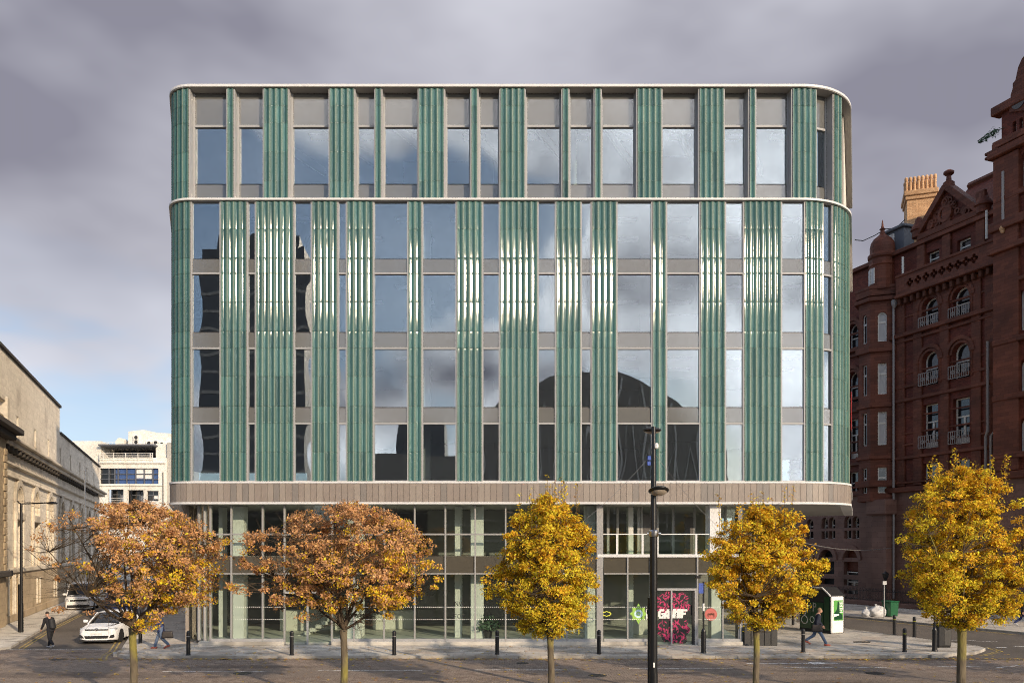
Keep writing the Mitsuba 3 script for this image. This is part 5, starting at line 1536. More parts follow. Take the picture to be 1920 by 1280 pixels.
def street_tree(label, px, Y, fork_y, profile, cxp, seed, nleaf_, nclus_, pal, trunk_r, whips=0, sparse=None, group='autumn street trees along the front kerb', lean=0.0):
    nleaf, nclus = int(nleaf_ * 1.3), int(nclus_ * 1.2)
    r = np.random.default_rng(seed)
    key = thing('street_tree', label, 'tree', group)
    k = Y / FPX
    X0 = gx(px, Y); zf = gz(fork_y, Y)
    prof = np.array([(gz(y, Y), w * k) for y, w in profile]); prof = prof[np.argsort(prof[:, 0])]
    Xc = gx(cxp, Y)
    fork = np.array([X0, Y, zf])
    zs = np.linspace(ROAD - 0.05, zf, 9)
    tp = np.stack([X0 + lean * (zs - zf) + 0.015 * np.sin(zs * 3 + seed), Y + 0.012 * np.cos(zs * 2.4 + seed), zs], 1)
    rad = trunk_r * np.interp(zs, [zs[0], 0.3, zf - 0.3, zf], [1.35, 1.05, 0.95, 1.15])
    part(key, 'trunk', tube(tp, rad, 14), 'm_bark', True)
    part(key, 'tree_pit', lathe([(0.62, ROAD + 0.008), (0.58, ROAD + 0.03), (0.2, ROAD + 0.05)], (X0, Y, 0), 16), 'm_twig')
    ztop, zbot = prof[-1, 0], prof[0, 0]

    def R(z, az):
        base = np.interp(z, prof[:, 0], prof[:, 1])
        wob = 1 + 0.20 * np.sin(3 * az + seed) + 0.13 * np.sin(5 * az + 2.1 * z + seed * 2) + 0.08 * np.sin(4.1 * z + 2 * az)
        return base * wob
    # limbs
    limbs = []
    nl = 13
    for i in range(nl):
        az = 2 * np.pi * (i + r.uniform(-0.3, 0.3)) / nl * (1 if i < nl - 3 else 1.7)
        ze = zbot + (ztop - zbot) * (0.55 + 0.35 * r.random() if i < nl - 3 else 0.93)
        if i % 3 == 0:
            ze = zbot + (ztop - zbot) * r.uniform(0.28, 0.5)
        rr_ = R(ze, az) * (0.82 if i < nl - 3 else 0.35)
        E = np.array([Xc + rr_ * np.cos(az), Y + 0.9 * rr_ * np.sin(az), ze])
        t = np.linspace(0, 1, 9)[:, None]
        mid = fork * 0.45 + E * 0.55 + np.array([0, 0, 0.28 * (ze - zf)]) * (0.2 if i % 3 == 0 else -0.5) + r.normal(0, 0.12, 3)
        P = (1 - t) ** 2 * fork + 2 * t * (1 - t) * mid + t ** 2 * E + r.normal(0, 0.02, (9, 3)) * (t > 0)
        limbs.append(P)
        part(key, 'limb', tube(P, np.linspace(trunk_r * 0.42, 0.012, 9), 7), 'm_bark' if trunk_r > 0.11 else 'm_twig', True)
    L = np.vstack(limbs)
    cl, bare = [], []
    while len(cl) < nclus:
        z = r.uniform(zbot, ztop); az = r.uniform(0, 2 * np.pi)
        u = r.random() ** 0.42
        if r.random() > np.interp(z, prof[:, 0], prof[:, 1]) / prof[:, 1].max():
            continue
        q = R(z, az) * u
        if r.random() < 0.05:
            q *= 1.13
        p = np.array([Xc + q * np.cos(az), Y + 0.92 * q * np.sin(az), z])
        if sparse is not None and r.random() < sparse((p[0] - Xc) / prof[:, 1].max(), (z - zbot) / (ztop - zbot)):
            bare.append(p)
            continue
        cl.append(p)
    cl = np.array(cl)
    tw = []
    for c in list(cl) + bare[:170]:
        cand = L[(L[:, 2] < c[2] + 0.15)]
        d = np.linalg.norm(cand - c, axis=1) + 0.4 * np.maximum(0, cand[:, 2] - c[2] + 0.3)
        a = cand[np.argmin(d)]
        m = a * 0.45 + c * 0.55 + r.normal(0, 0.06, 3) + [0, 0, -0.03]
        tw.append(tube([a, m, c], [0.011, 0.008, 0.004], 4, False))
        for _ in range(2):
            e = c + r.normal(0, 0.2, 3) + [0, 0, 0.08]
            tw.append(tube([m, (m + e) / 2 + r.normal(0, 0.03, 3), e], [0.006, 0.005, 0.003], 3, False))
    wl = []
    for i in range(whips):
        az = r.uniform(0, 2 * np.pi); q = 0.7 * r.random() ** 0.6
        zt = ztop - (ztop - zbot) * r.uniform(0.06, 0.16)
        rad_ = np.interp(zt - 0.25, prof[:, 0], prof[:, 1]) * q * 1.5
        a = np.array([Xc + rad_ * np.cos(az), Y + rad_ * np.sin(az), zt - 0.3])
        b = a + [r.normal(0, 0.05), r.normal(0, 0.05), r.uniform(0.6, 1.25)]
        tw.append(tube([a, (a + b) / 2 + r.normal(0, 0.015, 3), b], [0.009, 0.007, 0.004], 4, False))
        for t in np.linspace(0.2, 1, 14):
            wl.append(a + (b - a) * t + r.normal(0, 0.035, 3))
    part(key, 'twigs', join(tw), 'm_twig', kind='stuff', label='thin twigs inside the crown')
    # leaves
    wts = r.uniform(0.3, 1.7, len(cl)); wts /= wts.sum()
    idx = r.choice(len(cl), nleaf, p=wts)
    crad = r.uniform(0.10, 0.25, len(cl))
    off = r.normal(0, 1, (nleaf, 3)); off /= np.linalg.norm(off, axis=1, keepdims=True)
    off *= (crad[idx] * r.random(nleaf) ** 0.5)[:, None] * [1.25, 1.25, 0.8]
    C = cl[idx] + off
    if wl:
        wl = np.array(wl); wl = np.repeat(wl, 3, 0) + r.normal(0, 0.035, (len(wl) * 3, 3))
        C = np.vstack([C, wl]); idx = np.concatenate([idx, r.integers(0, len(cl), len(wl))])
    n = len(C)
    out = C - np.array([Xc, Y, (zbot + ztop) / 2 - 0.5]); out /= np.linalg.norm(out, axis=1, keepdims=True)
    nrm = out * 0.8 + r.normal(0, 0.68, (n, 3)) + [0.1, -0.1, 0.25]; nrm /= np.linalg.norm(nrm, axis=1, keepdims=True)
    ax = np.cross(nrm, r.normal(0, 1, (n, 3))) + np.array([0, 0, -0.35]); ax -= nrm * (ax * nrm).sum(1, keepdims=True); ax /= np.linalg.norm(ax, axis=1, keepdims=True) + 1e-9
    bx_ = np.cross(nrm, ax)
    l = r.uniform(0.026, 0.052, n)[:, None]; w = l * r.uniform(0.45, 0.62, n)[:, None]
    q = np.stack([C - ax * l, C + bx_ * w + nrm * l * 0.16, C + ax * l * 1.1, C - bx_ * w + nrm * l * 0.16], 1)
    xr, zr = (C[:, 0] - Xc) / prof[:, 1].max(), (C[:, 2] - zbot) / (ztop - zbot)
    cn = r.normal(0, 1.25, len(cl))[idx]
    col = pal(xr, zr, cn, r.random(n), r.random(n))
    col = np.clip(col * (1 + 0.30 * r.normal(0, 1, (n, 1))), 0.004, 0.95)
    scene[key + '__crown'] = mikit.ply((q.reshape(-1, 3), np.arange(4 * n).reshape(n, 4)), 'm_leaf', color=np.repeat(col, 4, 0))
    return key


BR, OR, YE, GO, GN, DK = map(np.array, ([0.56, 0.32, 0.17], [0.68, 0.385, 0.165], [0.84, 0.60, 0.045], [0.86, 0.49, 0.05], [0.52, 0.50, 0.06], [0.42, 0.21, 0.06]))


def pal_brown(thr):
    def f(x, z, cn, u, v):
        p = np.clip(thr - 0.06 + 0.55 * (0.55 - z) * 1.6 + 0.28 * x + 0.24 * cn, 0.02, 0.95)
        c = np.where((u < p)[:, None], np.where((v < 0.6)[:, None], YE, GO), np.where((v < 0.55)[:, None], OR, BR))
        return c
    return f


def pal_gold(green, orange):
    def f(x, z, cn, u, v):
        pg = np.clip(green + 0.35 * (0.55 - z) + 0.22 * cn, 0.01, 0.85)
        po = np.clip(orange + 0.25 * (z - 0.5) - 0.15 * cn, 0.02, 0.9)
        return np.where((u < pg)[:, None], GN * 0.6 + YE * 0.4, np.where((v < po)[:, None], GO, np.where((v > 0.93)[:, None], DK, YE)))
    return f


street_tree('broad half bare brown and yellow tree at the far left before the white hatchback', 250, YTR, 1176,
            [(1182, 22), (1165, 70), (1140, 125), (1100, 160), (1050, 172), (1005, 172), (968, 122), (950, 60), (940, 15)], 243, 11, 24000, 430, pal_brown(0.10), 0.105,
            sparse=lambda x, z: np.clip(0.97 * np.clip(-x * 2.4 + 0.05, 0, 1) * np.clip(2.1 - z * 1.7, 0, 1) + (0.75 * (z < 0.24) + 0.25 * (z < 0.42)) * (x < 0.12) + 0.27 + 0.5 * (z < 0.30) * (abs(x) < 0.4), 0, 0.97))
street_tree('broad full tree with copper brown leaves turning yellow below, second from the left', 645, YTR, 1180,
            [(1178, 25), (1160, 85), (1130, 135), (1090, 160), (1045, 165), (1005, 152), (975, 115), (955, 60), (944, 15)], 652, 23, 31000, 480, pal_brown(0.15), 0.10,
            sparse=lambda x, z: 0.22 + 0.6 * (z < 0.15) + 0.35 * (z < 0.34) * (abs(x) < 0.35))
street_tree('upright egg shaped tree with yellow green leaves, middle of the row', 1033, YTR, 1190,
            [(1192, 20), (1175, 55), (1150, 80), (1110, 92), (1070, 90), (1030, 85), (990, 78), (965, 58), (945, 30), (932, 8)], 1031, 37, 34000, 420, pal_gold(0.30, 0.34), 0.095, whips=16)
street_tree('golden yellow tree standing before the cycle hire kiosk, second from the right', 1418, YTR, 1176,
            [(1182, 20), (1165, 46), (1135, 76), (1100, 92), (1060, 97), (1020, 87), (985, 70), (965, 45), (952, 12)], 1427, 41, 32000, 420, pal_gold(0.16, 0.48), 0.088, whips=12,
            sparse=lambda x, z: 0.3 * (z < 0.2))
street_tree('tallest golden tree at the far right with green tinged leaves, before the brick hotel', 1803, YTR, 1170,
            [(1176, 22), (1160, 66), (1125, 100), (1080, 112), (1030, 115), (980, 110), (940, 98), (912, 72), (890, 40), (876, 10)], 1806, 53, 42000, 520, pal_gold(0.26, 0.42), 0.125, whips=18)
street_tree('golden street tree just outside the right edge, casting its shadow on the junction', 2190, YTR, 1170,
            [(1176, 22), (1160, 66), (1125, 100), (1080, 112), (1030, 115), (980, 110), (940, 98), (912, 72), (890, 40)], 2190, 61, 14000, 300, pal_gold(0.2, 0.4), 0.11)
street_tree('second street tree outside the right edge, farther along the row', 2580, YTR, 1170,
            [(1176, 22), (1160, 66), (1125, 100), (1080, 112), (1030, 115), (980, 110), (940, 98), (912, 72), (890, 40)], 2580, 67, 14000, 300, pal_gold(0.2, 0.4), 0.11)

# ---------------------------------------------------------------- bollards and posts
bol = [(353, 1228, 'black bollard on the kerb, first from the left of the front row'), (547, 1228, 'black bollard on the front kerb just left of the copper brown tree'),
       (739, 1227.5, 'black bollard on the front kerb, first one right of the copper brown tree'), (932, 1226.5, 'black bollard on the front kerb left of the egg shaped tree'),
       (1123, 1225.5, 'black bollard on the front kerb right of the egg shaped tree'), (1506, 1222.5, 'black bollard on the kerb in front of the walking man by the kiosk'),
       (1696, 1221.5, 'black bollard nearest the kerb on the right hand plaza corner'), (1677, 1189.5, 'black bollard behind, left one of the two at the side street kerb'),
       (1714.5, 1193.5, 'black bollard behind, right one of the two at the side street kerb'), (263, 1205.5, 'black bollard beside the trunk of the half bare tree at the left')]
for px, py, lab in bol:
    P = ground(px, py)
    k = thing('bollard', lab, 'bollard', 'black bollards with pale reflective bands')
    part(k, 'post', lathe([(0.10, 0.0), (0.10, 0.03), (0.085, 0.05), (0.083, 0.78), (0.074, 0.785), (0.074, 0.80), (0.083, 0.805), (0.083, 0.95), (0.075, 1.0), (0.05, 1.03), (0.01, 1.04)], (P[0], P[1], 0), 18), 'm_black', 35)
    part(k, 'band', lathe([(0.0755, 0.785), (0.0785, 0.787), (0.0785, 0.798), (0.0755, 0.80)], (P[0], P[1], 0), 18), 'm_yellow_line' if px > 1600 else 'm_white_metal')

LP = thing('street_lamp', 'tall black lamp column in front of the shop door with two disc lanterns', 'street lamp')
lx0 = gx(1225.5, YTR)


def lz_(y):
    return gz(y, YTR)


part(LP, 'column', tube([[lx0, YTR, z] for z in (ROAD, 0.9, 0.95, lz_(1001), lz_(999), lz_(930), lz_(800))], [0.125, 0.122, 0.112, 0.108, 0.088, 0.082, 0.058], 18), 'm_black', 40)
part(LP, 'collar', join([lathe([(0.13, lz_(1006)), (0.15, lz_(1003)), (0.15, lz_(996)), (0.11, lz_(993))], (lx0, YTR, 0), 16), tube([[lx0 - 0.19, YTR, lz_(1000)], [lx0 + 0.21, YTR, lz_(1000)]], 0.03, 8)]), 'm_steel', 40)


def lantern(c, tilt, az, sc, nm):
    pr_ = [(0.02, -0.085), (0.14, -0.085), (0.245, -0.05), (0.29, -0.01), (0.295, 0.015), (0.24, 0.06), (0.12, 0.085), (0.02, 0.09)]
    v, f = lathe(pr_, (0, 0, 0), 24)
    v2, f2 = lathe([(0.005, -0.13), (0.10, -0.12), (0.19, -0.09), (0.235, -0.055)], (0, 0, 0), 24)
    ca, sa, ct, st = math.cos(az), math.sin(az), math.cos(tilt), math.sin(tilt)
    M = np.array([[ca, -sa, 0], [sa, ca, 0], [0, 0, 1]]) @ np.array([[1, 0, 0], [0, ct, -st], [0, st, ct]]) * sc
    k = part(LP, nm, (v @ M.T + c, f), 'm_black', 40)
    part(k, 'lens', (v2 @ M.T + c, f2), 'm_lamp_lens', 40)


lantern(np.array([gx(1235, YTR - 0.3), YTR - 0.30, gz(920, YTR - 0.3)]), -0.30, 0.0, 1.0, 'lantern')
lantern(np.array([gx(1223, YTR + 0.35), YTR + 0.42, gz(806, YTR + 0.4)]), 0.10, 0.2, 0.95, 'lantern')
part(LP, 'arm', join([tube([[lx0, YTR, lz_(924)], [lx0 + 0.08, YTR - 0.2, lz_(921)]], 0.04, 8), tube([[lx0, YTR, lz_(806)], [lx0 - 0.02, YTR + 0.25, lz_(806)]], 0.04, 8)]), 'm_black')
part(LP, 'sensor_box', lathe([(0.03, lz_(842)), (0.06, lz_(840)), (0.06, lz_(834)), (0.03, lz_(831))], (lx0 + 0.07, YTR - 0.07, 0), 8), 'm_white')
part(LP, 'blue_tag', join([Fr((lx0 - 0.13, YTR - 0.02), (1, 0), (0, -1)).cbox(-0.05, 0.05, -0.03, 0.03, lz_(863), lz_(855), 0.015), Fr((lx0 - 0.14, YTR - 0.02), (1, 0), (0, -1)).cbox(-0.05, 0.05, -0.03, 0.03, lz_(873), lz_(865), 0.015)]), 'm_blue_item')
part(LP, 'notice', Fr((lx0, YTR - 0.112), (1, 0), (0, -1)).box(-0.03, 0.02, 0.0, 0.008, lz_(1250), lz_(1241)), 'm_white')
part(LP, 'light_string', join([tube([[lx0, YTR, lz_(848)]] + [[lx0 + (gx(px, YTR) - lx0) * t, YTR + 0.5 * t, lz_(848) + (lz_(985) - lz_(848)) * t - 0.12 * math.sin(math.pi * t)] for t in (0.25, 0.5, 0.75, 1.0)], 0.006, 4) for px in (1085, 1352)]), 'm_grey_metal')
SP0 = thing('sign_post', 'slim dark post standing close behind the tall black lamp column', 'post')
part(SP0, 'post', tube([[gx(1218, YTR + 0.3), YTR + 0.3, ROAD], [gx(1218, YTR + 0.3), YTR + 0.3, gz(1120, YTR + 0.3)]], 0.06, 12), 'm_black', 40)
part(SP0, 'bracket', Fr((gx(1217, YTR + 0.2), YTR + 0.22), (1, 0), (0, -1)).cbox(-0.07, 0.08, 0, 0.05, gz(1152, YTR), gz(1143, YTR), 0.015), 'm_dark_panel')


def banded_post(px, py, ytop, lab, plate=None):
    P = ground(px, py); Y = P[1]
    k = thing('sign_post', lab, 'post')
    part(k, 'base', lathe([(0.125, 0), (0.125, 0.05), (0.105, 0.08), (0.105, 0.92), (0.075, 1.02), (0.05, 1.06)], (P[0], Y, 0), 16), 'm_black', 35)
    part(k, 'shaft', tube([[P[0], Y, 1.05], [P[0], Y, gz(ytop, Y)]], 0.038, 10), 'm_black', 40)
    return k, P


k, P = banded_post(1319, 1224, 1090, 'black sign post with a white band, right of the pink shop door')
part(k, 'white_band', tube([[P[0], P[1], gz(1145, P[1])], [P[0], P[1], gz(1131, P[1])]], 0.045, 10), 'm_white')
part(k, 'sign_plate', Fr((P[0] - 0.12, P[1] - 0.05), (1, 0), (0, -1)).cbox(-0.1, 0.1, 0, 0.02, gz(1112, P[1]), gz(1093, P[1]), 0.006), 'm_blue_item')
k, P = banded_post(1752.5, 1220.5, 1120, 'black sign post beside the litter bin on the plaza corner')
part(k, 'sign_plate', Fr((P[0], P[1] - 0.05), (1, 0), (0, -1)).cbox(-0.16, 0.16, 0, 0.02, gz(1132, P[1]), gz(1115, P[1]), 0.006), 'm_grey_metal')
SP3 = thing('sign_post', 'plain dark post left of the green cycle hire kiosk', 'post')
P = ground(1487, 1171.5)
part(SP3, 'post', tube([[P[0], P[1], 0], [P[0], P[1], 2.7]], 0.075, 12), 'm_black', 40)
part(SP3, 'cap', lathe([(0.085, 2.66), (0.085, 2.72), (0.03, 2.76)], (P[0], P[1], 0), 12), 'm_black')
SP4 = thing('sign_post', 'thin pale grey post with a small round sign in front of the hotel railing', 'post')
P = ground(1658, 1159)
part(SP4, 'post', tube([[P[0], P[1], 0], [P[0], P[1], gz(1095, P[1])]], 0.045, 10), 'm_grey_metal', 40)
part(SP4, 'sign_disc', Fr((P[0], P[1] - 0.05), (1, 0), (0, -1)).cbox(-0.13, 0.13, 0, 0.03, gz(1096, P[1]), gz(1089, P[1]), 0.008), 'm_grey_metal')
SL2 = thing('street_lamp', 'old style black lantern post on the hotel pavement behind the pale sign', 'street lamp')
P = np.array([gx(1660.5, 64.0), 64.0])
part(SL2, 'column', lathe([(0.16, 0), (0.14, 0.6), (0.07, 0.75), (0.055, gz(1086, 64) - 0.1)], (P[0], P[1], 0), 10), 'm_black', 40)
part(SL2, 'lantern', lathe([(0.06, gz(1086, 64) - 0.1), (0.2, gz(1082, 64)), (0.27, gz(1075, 64)), (0.1, gz(1072, 64)), (0.02, gz(1070, 64))], (P[0], P[1], 0), 6), 'm_black')
SL3 = thing('street_lamp', 'tall black lamp with a long outreach arm on the left pavement', 'street lamp')
P = ground(40, 1185); Yl = P[1]
part(SL3, 'column', tube([[P[0], Yl, z] for z in (0, 1.5, 1.6, gz(944, Yl))], [0.11, 0.10, 0.075, 0.062], 12), 'm_black', 40)
part(SL3, 'arm', join([tube([[P[0] - 0.22, Yl, gz(940, Yl)], [P[0], Yl, gz(944.5, Yl)], [gx(70, Yl), Yl - 0.05, gz(943.5, Yl)], [gx(92, Yl), Yl - 0.1, gz(942.5, Yl)]], 0.035, 8), tube([[P[0] - 0.2, Yl, gz(939, Yl)], [gx(70, Yl), Yl, gz(943, Yl)]], 0.012, 5)]), 'm_black')
v, f = lathe([(0.01, -0.06), (0.12, -0.05), (0.15, 0.0), (0.10, 0.07), (0.01, 0.09)], (0, 0, 0), 14)
part(SL3, 'lantern', (v * [2.0, 1.0, 1.0] + [gx(100, Yl), Yl - 0.1, gz(943.5, Yl)], f), 'm_black', 40)
part(SL3, 'second_post', tube([[P[0] - 0.17, Yl + 0.1, 0], [P[0] - 0.17, Yl + 0.1, gz(1095, Yl)]], 0.06, 10), 'm_black', 40)
FPL = thing('flag_pole', 'thin white pole rising in front of the stone hall', 'pole')
P = np.array([gx(159, 70.0), 70.0])
part(FPL, 'pole', tube([[P[0], P[1], 0], [P[0], P[1], gz(884, 70)]], [0.075, 0.05], 10), 'm_white', 40)
part(FPL, 'finial', lathe([(0.02, 0), (0.09, 0.06), (0.09, 0.12), (0.02, 0.18)], (P[0], P[1], gz(884, 70)), 10), 'm_white', 40)
WR = thing('overhead_cable', 'sagging cable stretched across the side street towards the hotel', 'cable')
ca, cb = np.array([gx(1490, 52), 52, gz(1014, 52)]), hf.w(np.array([hs(1672, 0.4), 0.4, hz(1672, 1027, 0.4)]))
part(WR, 'cable', tube([ca + (cb - ca) * t - np.array([0, 0, 0.35 * math.sin(math.pi * t)]) for t in np.linspace(0, 1, 14)], 0.022, 5), 'm_grey_metal')

# ---------------------------------------------------------------- litter bin, wheelie bin, rubbish sacks
LB = thing('litter_bin', 'large black litter bin on the plaza corner behind the far right tree trunk', 'bin')
P = ground(1771, 1214)
bf_ = Fr(P, (1, 0), (0, -1))
part(LB, 'body', bf_.cbox(-0.30, 0.30, -0.5, 0.05, 0.06, 0.98, 0.04), 'm_black_matt')
part(LB, 'plinth', bf_.cbox(-0.27, 0.27, -0.47, 0.02, 0.0, 0.059, 0.01), 'm_dark_panel')
part(LB, 'hood', join([bf_.cbox(-0.31, 0.31, -0.51, 0.06, 1.0, 1.13, 0.05), bf_.box(-0.29, -0.25, -0.48, 0.03, 0.98, 1.0), bf_.box(0.25, 0.29, -0.48, 0.03, 0.98, 1.0)]), 'm_black_matt')
part(LB, 'door_panel', bf_.cbox(-0.04, 0.27, 0.051, 0.065, 0.12, 0.92, 0.006), 'm_dark_panel')
WB = thing('wheelie_bin', 'green plastic wheelie bin against the hotel railing', 'bin')
P = ground(1669.5, 1156)
wf = Fr(P, (0.93, 0.36), (0.36, -0.93))
v, f = rbox(1, 1, 1, 0.04); v = np.asarray(v) + 0.0
tap = 0.86 + 0.14 * (v[:, 2] + 0.5)
part(WB, 'body', wf.mesh((np.stack([v[:, 0] * 0.72 * tap, v[:, 1] * 0.78 * tap, (v[:, 2] + 0.5) * 0.92 + 0.06], 1), f)), 'm_green_bin')
part(WB, 'lid', wf.cbox(-0.40, 0.40, -0.43, 0.42, 0.985, 1.06, 0.03), 'm_green_bin')
for s in (-0.30, 0.30):
    v, f = lathe([(0.1, -0.03), (0.11, -0.01), (0.11, 0.01), (0.1, 0.03)], (0, 0, 0), 12)
    part(WB, 'wheel', wf.mesh((np.stack([v[:, 2] + s, v[:, 1] - 0.36, v[:, 0] + 0.11], 1), f)), 'm_rubber')


def sack(lab, px, py, sx, sz, seed, m):
    r = np.random.default_rng(seed)
    P = ground(px, py)
    s = trimesh.creation.icosphere(subdivisions=3)
    v = np.asarray(s.vertices).copy()
    d = 1 + 0.34 * (meshkit.fbm(v * 2.2 + seed, 4) - 0.5) * 2 * 0.6
    v *= d[:, None]
    v[:, 2] = np.maximum(v[:, 2], -0.75)
    v = v * [sx, sx * 0.75, sz] + [P[0], P[1], sz * 0.75]
    k = thing('rubbish_sack', lab, 'rubbish sack', 'rubbish sacks by the green bin')
    part(k, 'sack', (v, np.asarray(s.faces)), m, True)
    part(k, 'neck', lathe([(0.08, 0), (0.04, 0.08), (0.09, 0.17)], (P[0] - sx * 0.3, P[1] - 0.05, sz * 1.62), 8), m)


sack('white rubbish sack lying leftmost in the heap by the bin', 1627, 1155.5, 0.40, 0.30, 1, 'm_bag_white')
sack('bulky white rubbish sack leaning next to the green bin', 1646, 1156, 0.55, 0.42, 2, 'm_bag_white')
sack('dark blue rubbish sack between the two white ones', 1634, 1154, 0.22, 0.24, 3, 'm_cloth_blue')

# ---------------------------------------------------------------- cycle hire kiosk
KI = thing('cycle_kiosk', 'dark green cycle locker kiosk with white end panel lettered HIRE', 'kiosk')
KL, KC = np.array([15.95, 47.35]), np.array([16.86, 45.25])
kf = Fr(KC, KC - KL, (-0.917, -0.398)); KLen = float(np.linalg.norm(KC - KL))
H0, H1 = 2.00, 2.40
prof_side = Polygon([(-KLen, 0.06), (0, 0.06), (0, H0), (-0.55, H1), (-KLen, H1)])
part(KI, 'body', kf.ext(prof_side, -1.0, -0.02), 'm_black_matt')
part(KI, 'roof', join([kf.box(-KLen - 0.05, -0.55, -0.98, -0.02, H1 + 0.002, H1 + 0.04), kf.ext(Polygon([(0.03, H0), (0.03, H0 + 0.05), (-0.55, H1 + 0.04), (-0.55, H1 + 0.002)]), -0.98, -0.02)]), 'm_black_matt')
part(KI, 'roof_edge', join([kf.box(-KLen - 0.05, -0.55, -0.018, 0.04, H1 - 0.01, H1 + 0.05), kf.ext(Polygon([(0.03, H0 - 0.02), (0.03, H0 + 0.06), (-0.549, H1 + 0.05), (-0.549, H1 - 0.01)]), -0.018, 0.04)]), 'm_white')
for i in range(2):
    a = -KLen + 0.06 + i * (KLen - 0.5) / 2
    part(KI, 'side_panel', kf.cbox(a, a + (KLen - 0.5) / 2 - 0.03, -0.019, 0.02, 0.16, 1.62, 0.01), 'm_green_panel')
part(KI, 'side_panel', kf.cbox(-0.42, -0.05, -0.019, 0.02, 0.16, 1.95, 0.01), 'm_green_panel')
bc_, bz_ = -KLen + 0.42, 0.62
ringp = Point(bc_, bz_).buffer(0.24, 16).difference(Point(bc_, bz_).buffer(0.205, 16)).union(LineString([(bc_, bz_ + 0.22), (bc_ + 0.30, bz_ + 0.78), (bc_ + 0.12, bz_ + 0.80), (bc_ + 0.42, bz_ + 0.80)]).buffer(0.022)).union(
    Point(bc_ + 0.58, bz_ + 0.05).buffer(0.17, 14).difference(Point(bc_ + 0.58, bz_ + 0.05).buffer(0.14, 14)))
part(KI, 'cycle_symbol', kf.ext(ringp, 0.0205, 0.026), 'm_white')
psym = sbox(bc_ + 0.64, bz_ + 0.5, bc_ + 0.71, bz_ + 0.98).union(Point(bc_ + 0.76, bz_ + 0.84).buffer(0.13).difference(Point(bc_ + 0.76, bz_ + 0.84).buffer(0.07)))
part(KI, 'parking_symbol', kf.ext(psym, 0.0205, 0.026), 'm_grey_metal')
part(KI, 'small_text', join([kf.box(-KLen + 0.1, -KLen + 0.62, 0.002, 0.006, 1.80, 1.84), kf.box(-KLen + 0.1, -KLen + 0.55, 0.002, 0.006, 1.70, 1.75)]), 'm_grey_metal')
EN = np.array([0.398, -0.917]); EE = np.array([0.917, 0.398])
ke = Fr(KC, EE, EN)
part(KI, 'end_panel', ke.cbox(0.0, 0.86, 0.0, 0.12, 0.03, H0 - 0.02, 0.05), 'm_white')
part(KI, 'poster', ke.box(0.14, 0.78, 0.121, 0.128, 0.70, 1.78), 'm_green_bright')
part(KI, 'poster_image', ke.ext(Polygon([(0.17, 0.75), (0.74, 0.75), (0.74, 1.0), (0.56, 1.1), (0.5, 1.7), (0.40, 1.72), (0.36, 1.3), (0.17, 1.1)]), 0.129, 0.132), 'm_green_panel')
part(KI, 'poster_image', ke.ext(Polygon([(0.15, 0.90), (0.5, 0.98), (0.5, 1.06), (0.15, 1.06)]), 0.1325, 0.135), 'm_white')
m = meshkit.text_mesh('HIRE', 0.20, 0.006, True)
v = np.asarray(m.vertices)
v = v * [0.62 / v[:, 0].max(), 1, 1]
part(KI, 'hire_lettering', ke.mesh((np.stack([0.75 - v[:, 1], 0.129 + v[:, 2], 1.10 + v[:, 0]], 1), np.asarray(m.faces))), 'm_white')
part(KI, 'base', kf.box(-KLen + 0.02, -0.02, -0.98, -0.04, 0.0, 0.059), 'm_dark_panel')
# ---------------------------------------------------------------- vehicles
def loft(st, cap=True):
    """st: list of (x, [(y, z), ...] half section from the top centre to the bottom centre); mirrored in y."""
    V, m = [], None
    for x, h in st:
        h = np.asarray(h, float)
        full = np.vstack([h, (h[::-1] * [-1, 1])[1:-1]])
        m = len(full)
        V.append(np.column_stack([np.full(m, x), full]))
    F = []
    for i in range(len(st) - 1):
        for k in range(m):
            F.append([i * m + k, i * m + (k + 1) % m, (i + 1) * m + (k + 1) % m, (i + 1) * m + k])
    V = np.vstack(V); F = [[a, b, c] for q in F for a, b, c in ((q[0], q[1], q[2]), (q[0], q[2], q[3]))]
    if cap:
        for i in (0, len(st) - 1):
            c = len(V); V = np.vstack([V, V[i * m:(i + 1) * m].mean(0)])
            F += [[c, i * m + k, i * m + (k + 1) % m] for k in range(m)]
    return V, np.array(F)


def smooth_stations(xs, tab, n):
    """tab rows (x, w, zt, zb): interpolated smoothly to n stations."""
    from scipy.interpolate import PchipInterpolator
    t = np.array(tab, float)
    x = np.linspace(t[0, 0], t[-1, 0], n)
    return [(a, *[float(PchipInterpolator(t[:, 0], t[:, j])(a)) for j in range(1, t.shape[1])]) for a in x]


def section(w, zt, zb, crown=0.05):
    return [(0, zt + crown), (w * 0.5, zt + crown * 0.75), (w * 0.80, zt + crown * 0.15), (w * 0.93, zt - 0.05), (w * 0.985, zt - 0.16), (w, zt - 0.30 if zt - 0.3 > zb + 0.2 else (zt + zb) / 2),
            (w * 0.985, zb + 0.13), (w * 0.93, zb + 0.03), (w * 0.6, zb), (0, zb)]


def wheel(fr, key, x, y, R=0.315, side=1):
    v, f = lathe([(R * 0.64, -0.10), (R * 0.93, -0.105), (R, -0.07), (R, 0.07), (R * 0.93, 0.105), (R * 0.64, 0.10)], (0, 0, 0), 28)
    w = part(key, 'wheel', fr.mesh((np.stack([v[:, 0] + x, v[:, 2] + y, v[:, 1] + R], 1), f)), 'm_rubber', 30)
    v, f = lathe([(0.02, 0.02), (R * 0.25, 0.05), (R * 0.55, 0.085), (R * 0.66, 0.07)], (0, 0, 0), 20)
    part(w, 'rim', fr.mesh((np.stack([v[:, 0] + x, v[:, 2] * side + y, v[:, 1] + R], 1), f)), 'm_steel', 30)


